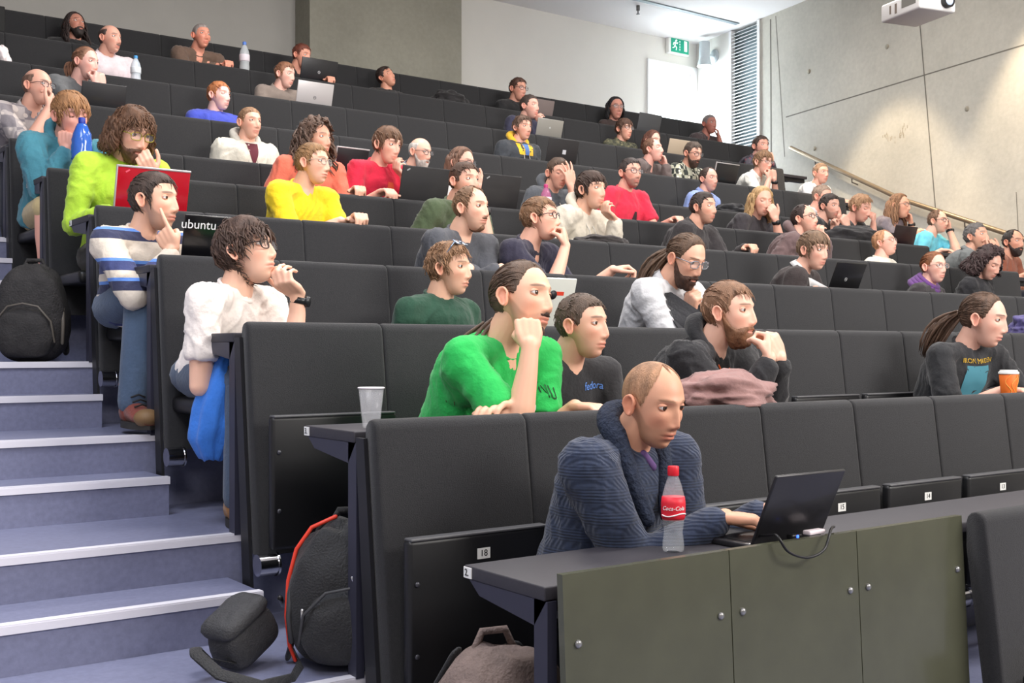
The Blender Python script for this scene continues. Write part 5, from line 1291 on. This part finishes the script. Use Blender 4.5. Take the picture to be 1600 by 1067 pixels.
def water_bottle(x, yt, k, label, col, capc, hmax=.30, dY=.12, sleeve=None, labelc=None):
    Y = rowY(k-1)+dY; t = at(x, yt, Y); h = min(hmax, t.z-deskz(k)); k_ = h/.30
    e = empty('water_bottle', (t.x, Y, deskz(k)), label, 'bottle')
    m = mat('pet_%d_%d_%d' % col, col, .08, alpha=.55)
    pr = [(.03,0),(.040,.004),(.042,.02),(.040,.05),(.043,.08),(.040,.11),(.043,.14),(.043,.19),(.036,.225),(.02,.262),(.013,.275),(.013,.285)]
    build('bottle_body', lathe([(r*k_**.6, z*k_) for r, z in pr]), m, e)
    build('cap', lathe([(.016*k_**.6,.272*k_),(.0165*k_**.6,.274*k_),(.0165*k_**.6,.297*k_),(.014*k_**.6,.30*k_)]), mat('cap_%d_%d_%d' % capc, capc, .4), e, sharp=40)
    if labelc: build('label', lathe([(.0425*k_**.6,.13*k_),(.0445*k_**.6,.135*k_),(.0445*k_**.6,.185*k_),(.0425*k_**.6,.19*k_)]), mat('bl_%d_%d_%d' % labelc, labelc, .5), e)
    if sleeve:
        b = MB(); n = 26; R = []
        for i in range(12):
            z = .10+.17*i/11; r0 = np.interp(z, [.10,.19,.225,.262,.275], [.052,.050,.043,.028,.020])
            R.append([Vector((math.cos(2*math.pi*j/n)*r0*(1+.13*noise.noise(Vector((j*.9,i*.7,1)))), math.sin(2*math.pi*j/n)*r0*(1+.13*noise.noise(Vector((j*.8,i*.7,4)))), z*k_)) for j in range(n)])
        b.ring_loft(R); build('blue_bag_wrap', b, mat('blue_bag_film', sleeve, .15, alpha=.85, coat=.5), e)
water_bottle(128, 184, 6, 'clear water bottle wrapped in blue film before the teal sweater', (190,200,214), (30,50,150), .34, sleeve=(40,100,200))
water_bottle(212, 87, 9, 'small water bottle with a light blue cap beside the pale pink shirt', (214,226,236), (70,150,210), .24, labelc=(214,220,226))
water_bottle(382, 65, 10, 'tall clear water bottle with blue cap on the topmost desk', (206,212,216), (80,120,200), .30, labelc=(214,206,214))
water_bottle(853, 288, 6, 'pink-tinted bottle before the man hiding his eyes', (190,110,150), (190,60,120), .27, labelc=(220,200,214))
# clear cup and coffee cup
p = on_z(580, 669, deskz(2)); h = 63/FPX*depth(p); e = empty('plastic_cup', p, 'tall clear plastic cup standing on the end of the second row desk', 'cup')
build('cup_wall', lathe([(.021,0),(.0235,.003),(.0345,h-.004),(.0335,h-.004),(.0225,.006),(.018,.005)]), M_CUP, e)
b = MB(); b.tube([Vector((math.cos(2*math.pi*i/24)*.035, math.sin(2*math.pi*i/24)*.035, h)) for i in range(25)], .0022, 6, rnd=False); build('rim', b, mat('cup_rim', (226,216,220), .4), e)
t = at(1576, 578, rowY(1)+.13); h = t.z-deskz(2); e = empty('coffee_cup', (t.x, rowY(1)+.13, deskz(2)), 'orange paper coffee cup with white lid beside the ponytailed man', 'cup')
build('cup_wall', lathe([(.028,0),(.030,.003),(.040,h-.014),(.038,h-.012)]), mat('cup_orange', (226,110,34), .6), e)
build('lid', lathe([(.041,h-.018),(.0425,h-.016),(.042,h-.009),(.037,h-.006),(.036,h),(.03,h)]), M_WHITE, e, sharp=40)
b = MB()
for q in range(3):
    b.tube([Vector((math.cos(a)*(.0305+.0115*t_), math.sin(a)*(.0305+.0115*t_), .01+t_*(h-.03))) for t_, a in [(i/10, -2.6+q*.7+.35*math.sin(i*.7+q)) for i in range(11)]], .0010, 5)
build('swirl_print', b, mat('cup_yellow', (240,190,90), .6), e)
# cables and dongle by the laptop
z1 = deskz(1)
def tubeobj(name, pts, r, m, label, cat, n=8):
    o0 = Vector(pts[0]); b = MB()
    P = []; pts = [Vector(q) for q in pts]
    for i in range(len(pts)-1):
        p0, p1, p2, p3 = pts[max(i-1,0)], pts[i], pts[i+1], pts[min(i+2,len(pts)-1)]
        for s_ in range(6):
            t = s_/6; P.append(.5*((2*p1)+(p2-p0)*t+(2*p0-5*p1+4*p2-p3)*t*t+(3*p1-p0-3*p2+p3)*t**3))
    P.append(pts[-1])
    b.tube([q-o0 for q in P], r, n); o = build(name, b, m, loc=o0); return tag(o, label, cat)
yf = rowY(0)-.012
tubeobj('charging_cable', [at(1180,838,rowY(0)+.10), at(1205,836,rowY(0)+.03), at(1215,838,yf+.0), at(1232,862,yf-.015), at(1262,871,yf-.02), at(1288,858,yf-.015), at(1298,828,yf+.0), at(1303,823,rowY(0)+.06)], .0032, M_BLACK, 'thin black cable looping down over the front panel edge', 'cable')
p = at(1272, 830, rowY(0)+.05); b = MB(); b.rbox(-.03,.03,-.012,.012,0,.012,.004); tag(build('usb_dongle', b, mat('dongle_white', (238,226,232), .4), loc=(p.x, p.y, z1+.03), sharp=40), 'small white adapter on the desk edge right of the black laptop', 'adapter')
p = at(1241, 829, rowY(0)+.05); b = MB(); b.rbox(-.018,.018,-.010,.010,0,.012,.003); e = tag(build('usb_stick', b, M_BLACK, loc=(p.x, p.y, z1+.026), sharp=40), 'black usb stick with a glowing blue light at the laptop', 'usb stick')
b = MB(); b.ellipsoid((0,-.0105,.007),(.004,.003,.004)); build('indicator_light', b, mat('led_blue', (40,70,255), .4, emit=(40,80,255), estr=6), e)
p = on_z(1182, 822, z1); b = MB(); b.rbox(-.055,.055,-.028,.028,0,.014,.006); tag(build('mobile_phone', b, mat('phone_blue_grey', (70,76,100), .3), loc=(p.x+.05, p.y+.05, z1), rot=(0,0,.5), sharp=40), 'blue-grey mobile phone beside the hands of the man in navy', 'phone')
b = MB(); b.box(-.15,.15,-.06,.05,0,.003); b.box(-.14,.13,-.05,.06,.003,.006)
tag(build('paper_sheets', b, mat('paper_white', (226,220,220), .8), smooth=False, loc=(at(1248,628,rowY(1)+.14).x, rowY(1)+.13, deskz(2)+.001)), 'white paper sheets on the desk right of the brown folded hoodie', 'paper')
# ------------------------------------------------------------------ heaps of clothing
def heap(name, label, cat, k, xl, xr, yt, col, dY=.14, depth_=.13, seed=1, over=False, m=None, z0=None, extra=0):
    Y = rowY(k-1)+dY; a = at(xl, yt, Y); c = at(xr, yt, Y); w = (c.x-a.x)/2; zb = deskz(k) if z0 is None else z0; h = max(.05, a.z-zb+extra)
    b = MB()
    def fn(d):
        q = Vector((d[0]*1.6+seed, d[1]*2, d[2]*2)); r = .84+.30*noise.noise(q)+.10*(1-2*abs(noise.noise(q*1.7)))+.025*(1-2*abs(noise.noise(q*4)))
        return r
    b.ellipsoid((0,0,h*.42), (w*1.12, depth_, h*.62), nu=60, nv=36, fn=fn)
    b.v = [(x, y, max(0.001, z)) for x, y, z in b.v]
    return tag(build(name, b, m or cloth(col), loc=((a.x+c.x)/2, Y, zb)), label, cat)
heap('folded_hoodie', 'brown-pink hoodie bundled on the desk in front of the black hoodie', 'hoodie', 2, 1052, 1196, 590, (142,108,104), dY=.13, depth_=.15, seed=3, extra=.02)
heap('folded_jacket', 'black jacket crumpled on the desk left of the salmon t-shirt row', 'jacket', 8, 466, 512, 185, (26,26,30), seed=5)
heap('folded_jacket', 'dark jacket lying on the topmost desk before the concrete pier', 'jacket', 10, 678, 726, 138, (28,26,28), seed=8)
heap('folded_jacket', 'black jacket bundled in front of the wavy fair-haired man', 'jacket', 6, 1290, 1372, 349, (34,33,36), seed=11)
heap('folded_jacket', 'black jacket beside the man in the light blue shirt', 'jacket', 7, 1122, 1162, 316, (26,26,30), seed=14)
heap('folded_jacket', 'flat dark bag with zip before the cream hooded jacket', 'bag', 5, 900, 978, 364, (52,48,48), seed=17)
heap('purple_jacket', 'purple jacket cut off by the right edge of the third row', 'jacket', 3, 1590, 1640, 486, (78,72,120), seed=19)
heap('white_sleeve', 'white shirt sleeve visible at the far left edge', 'shirt', 9, -14, 13, 68, (232,220,220), seed=21)
# blue jacket hanging from the lap at the row end
p = at(336, 634, rowY(2)+.30); b = MB(); n = 34; R = []
for i in range(22):
    t = i/21; z = .18-.36*t; wx = np.interp(t, [0,.2,.5,.8,1], [.035,.062,.082,.080,.035]); wy = np.interp(t, [0,.3,.7,1], [.05,.075,.085,.05]); cx = .055*(1-t)**1.2-.012
    R.append([Vector((cx+math.cos(a)*wx*(1+.22*noise.noise(Vector((math.cos(a)*2.2, math.sin(a)*2.2, t*1.5)))), math.sin(a)*wy*(1+.35*noise.noise(Vector((math.cos(a)*3+4, math.sin(a)*3, t*1.2)))), z+.012*noise.noise(Vector((math.cos(a)*2,math.sin(a)*2,9))))) for a in [2*math.pi*j/n for j in range(n)]])
b.ring_loft(R); jk = tag(build('hanging_jacket', b, cloth((52,116,206)), loc=p), 'bright blue fleece jacket hanging over the lap of the man in white t-shirt', 'jacket')
b = MB(); b.tube([(.02,-.08,.13),(.035,-.085,.09),(.045,-.08,.06)], .008, 8); build('strap', b, M_BLACK, jk)
# ------------------------------------------------------------------ bags
def soft(w, d, h, seed=0, pw=.55, amt=.04, nu=48, nv=32, lean=0, top=.75):
    def c(v, p): return math.copysign(abs(v)**p, v)
    b = MB(); v = []; f = []
    for i in range(nv+1):
        th = math.pi*i/nv
        for j in range(nu):
            ph = 2*math.pi*j/nu
            x, y, z = c(math.sin(th), pw)*c(math.cos(ph), pw), c(math.sin(th), pw)*c(math.sin(ph), pw), c(math.cos(th), pw*1.1)
            k = 1 + amt*noise.noise(Vector((x*2+seed, y*2, z*2)))*2 + amt*.5*(1-2*abs(noise.noise(Vector((x*4+seed, y*4, z*4)))))
            tp = 1-(1-top)*max(0, z)**1.5
            v.append((x*w/2*k*tp, y*d/2*k*tp+lean*(z+1)/2*h, (z+1)/2*h*(k if z > 0 else 1)))
    for i in range(nv):
        for j in range(nu):
            k = (j+1) % nu; f.append((i*nu+j, (i+1)*nu+j, (i+1)*nu+k, i*nu+k))
    b.add(v, f); return b
M_NYL = mat('black_nylon', (30,30,32), .62, noise_amt=.2, scale=60, bump=.4, bscale=180, sheen=.1)
M_NYLG = mat('grey_nylon', (58,58,60), .7, noise_amt=.2, scale=60, bump=.4, bscale=200)
def backpack(loc, w, d, h, label, m, rz=0, pipe=None, trim=(90,84,76), seed=1, grp=None):
    e = empty('backpack', loc, label, 'backpack', grp, rz)
    build('main_compartment', soft(w, d, h, seed, .62, .03, top=.72), m, e)
    o = build('front_pocket', soft(w*.78, d*.55, h*.52, seed+3, .6, .03), m, e, loc=(0, -d*.42, .02))
    b = MB()
    for (ww, hh, yy) in ((w*.82, h*.60, -d*.60),):
        b.tube([(-ww/2, yy+.02, hh*.35), (-ww*.46, yy, hh*.7), (-ww*.25, yy-.005, hh*.95), (0, yy-.008, hh*1.0), (ww*.25, yy-.005, hh*.95), (ww*.46, yy, hh*.7), (ww/2, yy+.02, hh*.35)], .0045, 6)
    build('zip', b, mat('zip_%d_%d_%d' % trim, trim, .5), e)
    b = MB(); b.tube([(-.05,d*.2,h*.97),(-.03,d*.2,h*1.07),(.03,d*.2,h*1.07),(.05,d*.2,h*.97)], .010, 8); build('top_handle', b, m, e)
    for s in (-1, 1):
        b = MB(); b.tube([(s*w*.22,d*.40,h*.93),(s*w*.30,d*.56,h*.75),(s*w*.34,d*.58,h*.4),(s*w*.40,d*.42,h*.12)], .022, 8, flat=.4); build('shoulder_strap', b, M_NYL, e)
        b = MB(); b.tube([(s*w*.47,-d*.2,h*.55),(s*w*.49,-d*.3,h*.38),(s*w*.47,-d*.25,h*.2)], .008, 6); build('side_strap', b, mat('zip_%d_%d_%d' % trim, trim, .5), e)
    if pipe:
        b = MB(); q = []
        for i in range(25):
            t = math.radians(-35+ (215)*i/24)
            q.append((-w*.5*max(-1.02,math.cos(t))*.0 + (-w*.47*math.cos(math.radians(-60+ i*5.2)) if False else 0), 0, 0))
        q = [(-w*.44, -d*.02, .012), (-w*.485, -d*.04, h*.14), (-w*.51, -d*.04, h*.35), (-w*.495, -d*.04, h*.6), (-w*.43, -d*.04, h*.82), (-w*.31, -d*.03, h*.97), (-w*.12, 0, h*1.04)]
        b.tube(q, .0058, 8); build('red_piping', b, mat('red_piping', pipe, .45), e)
    return e
p = at(50, 480, edgeY(5)+.17); backpack((p.x, p.y, rowF(5)), .30, .22, .42, 'dark grey-black backpack on the stairs at the far left', mat('charcoal_canvas', (42,40,40), .8, noise_amt=.3, scale=30, bump=.5, bscale=120), rz=-.5, seed=5)
p = on_z(512, 1058, rowF(2)); e = backpack((p.x+.12, p.y+.10, rowF(2)), .34, .22, .385, 'black backpack with red piping leaning at the second row end', M_NYL, rz=-.45, pipe=(232,66,44), seed=9, trim=(60,60,62))
b = MB(); b.tube([(.0,-.150,.26),(.012,-.155,.23)], .006, 8); build('zip_pull', b, M_CHROME, e); b = MB(); b.tube([(-.13,-.11,.17),(-.13,-.115,.145)], .006, 8); build('zip_pull', b, M_CHROME, e)
p = at(784, 1012, rowY(1)-.42); backpack((p.x, p.y, rowF(1)), .36, .24, min(.5, p.z-rowF(1)), 'grey and brown backpack on the floor under the front desk', mat('taupe_canvas', (120,104,98), .8, noise_amt=.2, scale=30, bump=.5, bscale=120), rz=-.2, seed=13, trim=(96,66,44))
# camera bag with its strap
p = on_z(392, 1040, rowF(2)); e = empty('camera_bag', p, 'small charcoal camera bag with a loose strap at the foot of the stairs', 'bag', None, .35)
Rm = Matrix.Rotation(math.radians(-28), 4, 'Y')
b = soft(.175, .12, .135, 22, .42, .012); b.v = [tuple(Matrix.Translation((0,0,.035)) @ Rm @ Vector(v)) for v in b.v]; build('case', b, M_NYLG, e)
b = soft(.17, .125, .05, 25, .42, .02); b.v = [tuple(Matrix.Translation((0,0,.035)) @ Rm @ Matrix.Translation((0,0,.105)) @ Vector(v)) for v in b.v]; build('flap', b, M_NYLG, e)
b = MB(); b.tube([(.095,-.05,.12),(.09,-.07,.07),(.07,-.07,.02)], .012, 8, flat=.3); b.tube([(.10,-.02,.15),(.06,-.05,.18)], .008, 8); build('buckle', b, mat('buckle_black', (40,40,42), .25), e)
b = MB(); q = [(.09,-.06,.05),(.06,-.13,.010),(-.04,-.20,.006),(-.14,-.19,.010),(-.20,-.10,.04),(-.215,-.03,.085),(-.19,.0,.09),(-.15,.0,.05),(-.10,-.03,.03)]
pp = []
for i in range(len(q)-1):
    for s_ in range(5): pp.append(Vector(q[i]).lerp(Vector(q[i+1]), s_/5))
pp.append(Vector(q[-1])); b.tube(pp, .016, 8, flat=.16, up=(0,1,.2)); build('carrying_strap', b, M_NYL, e)
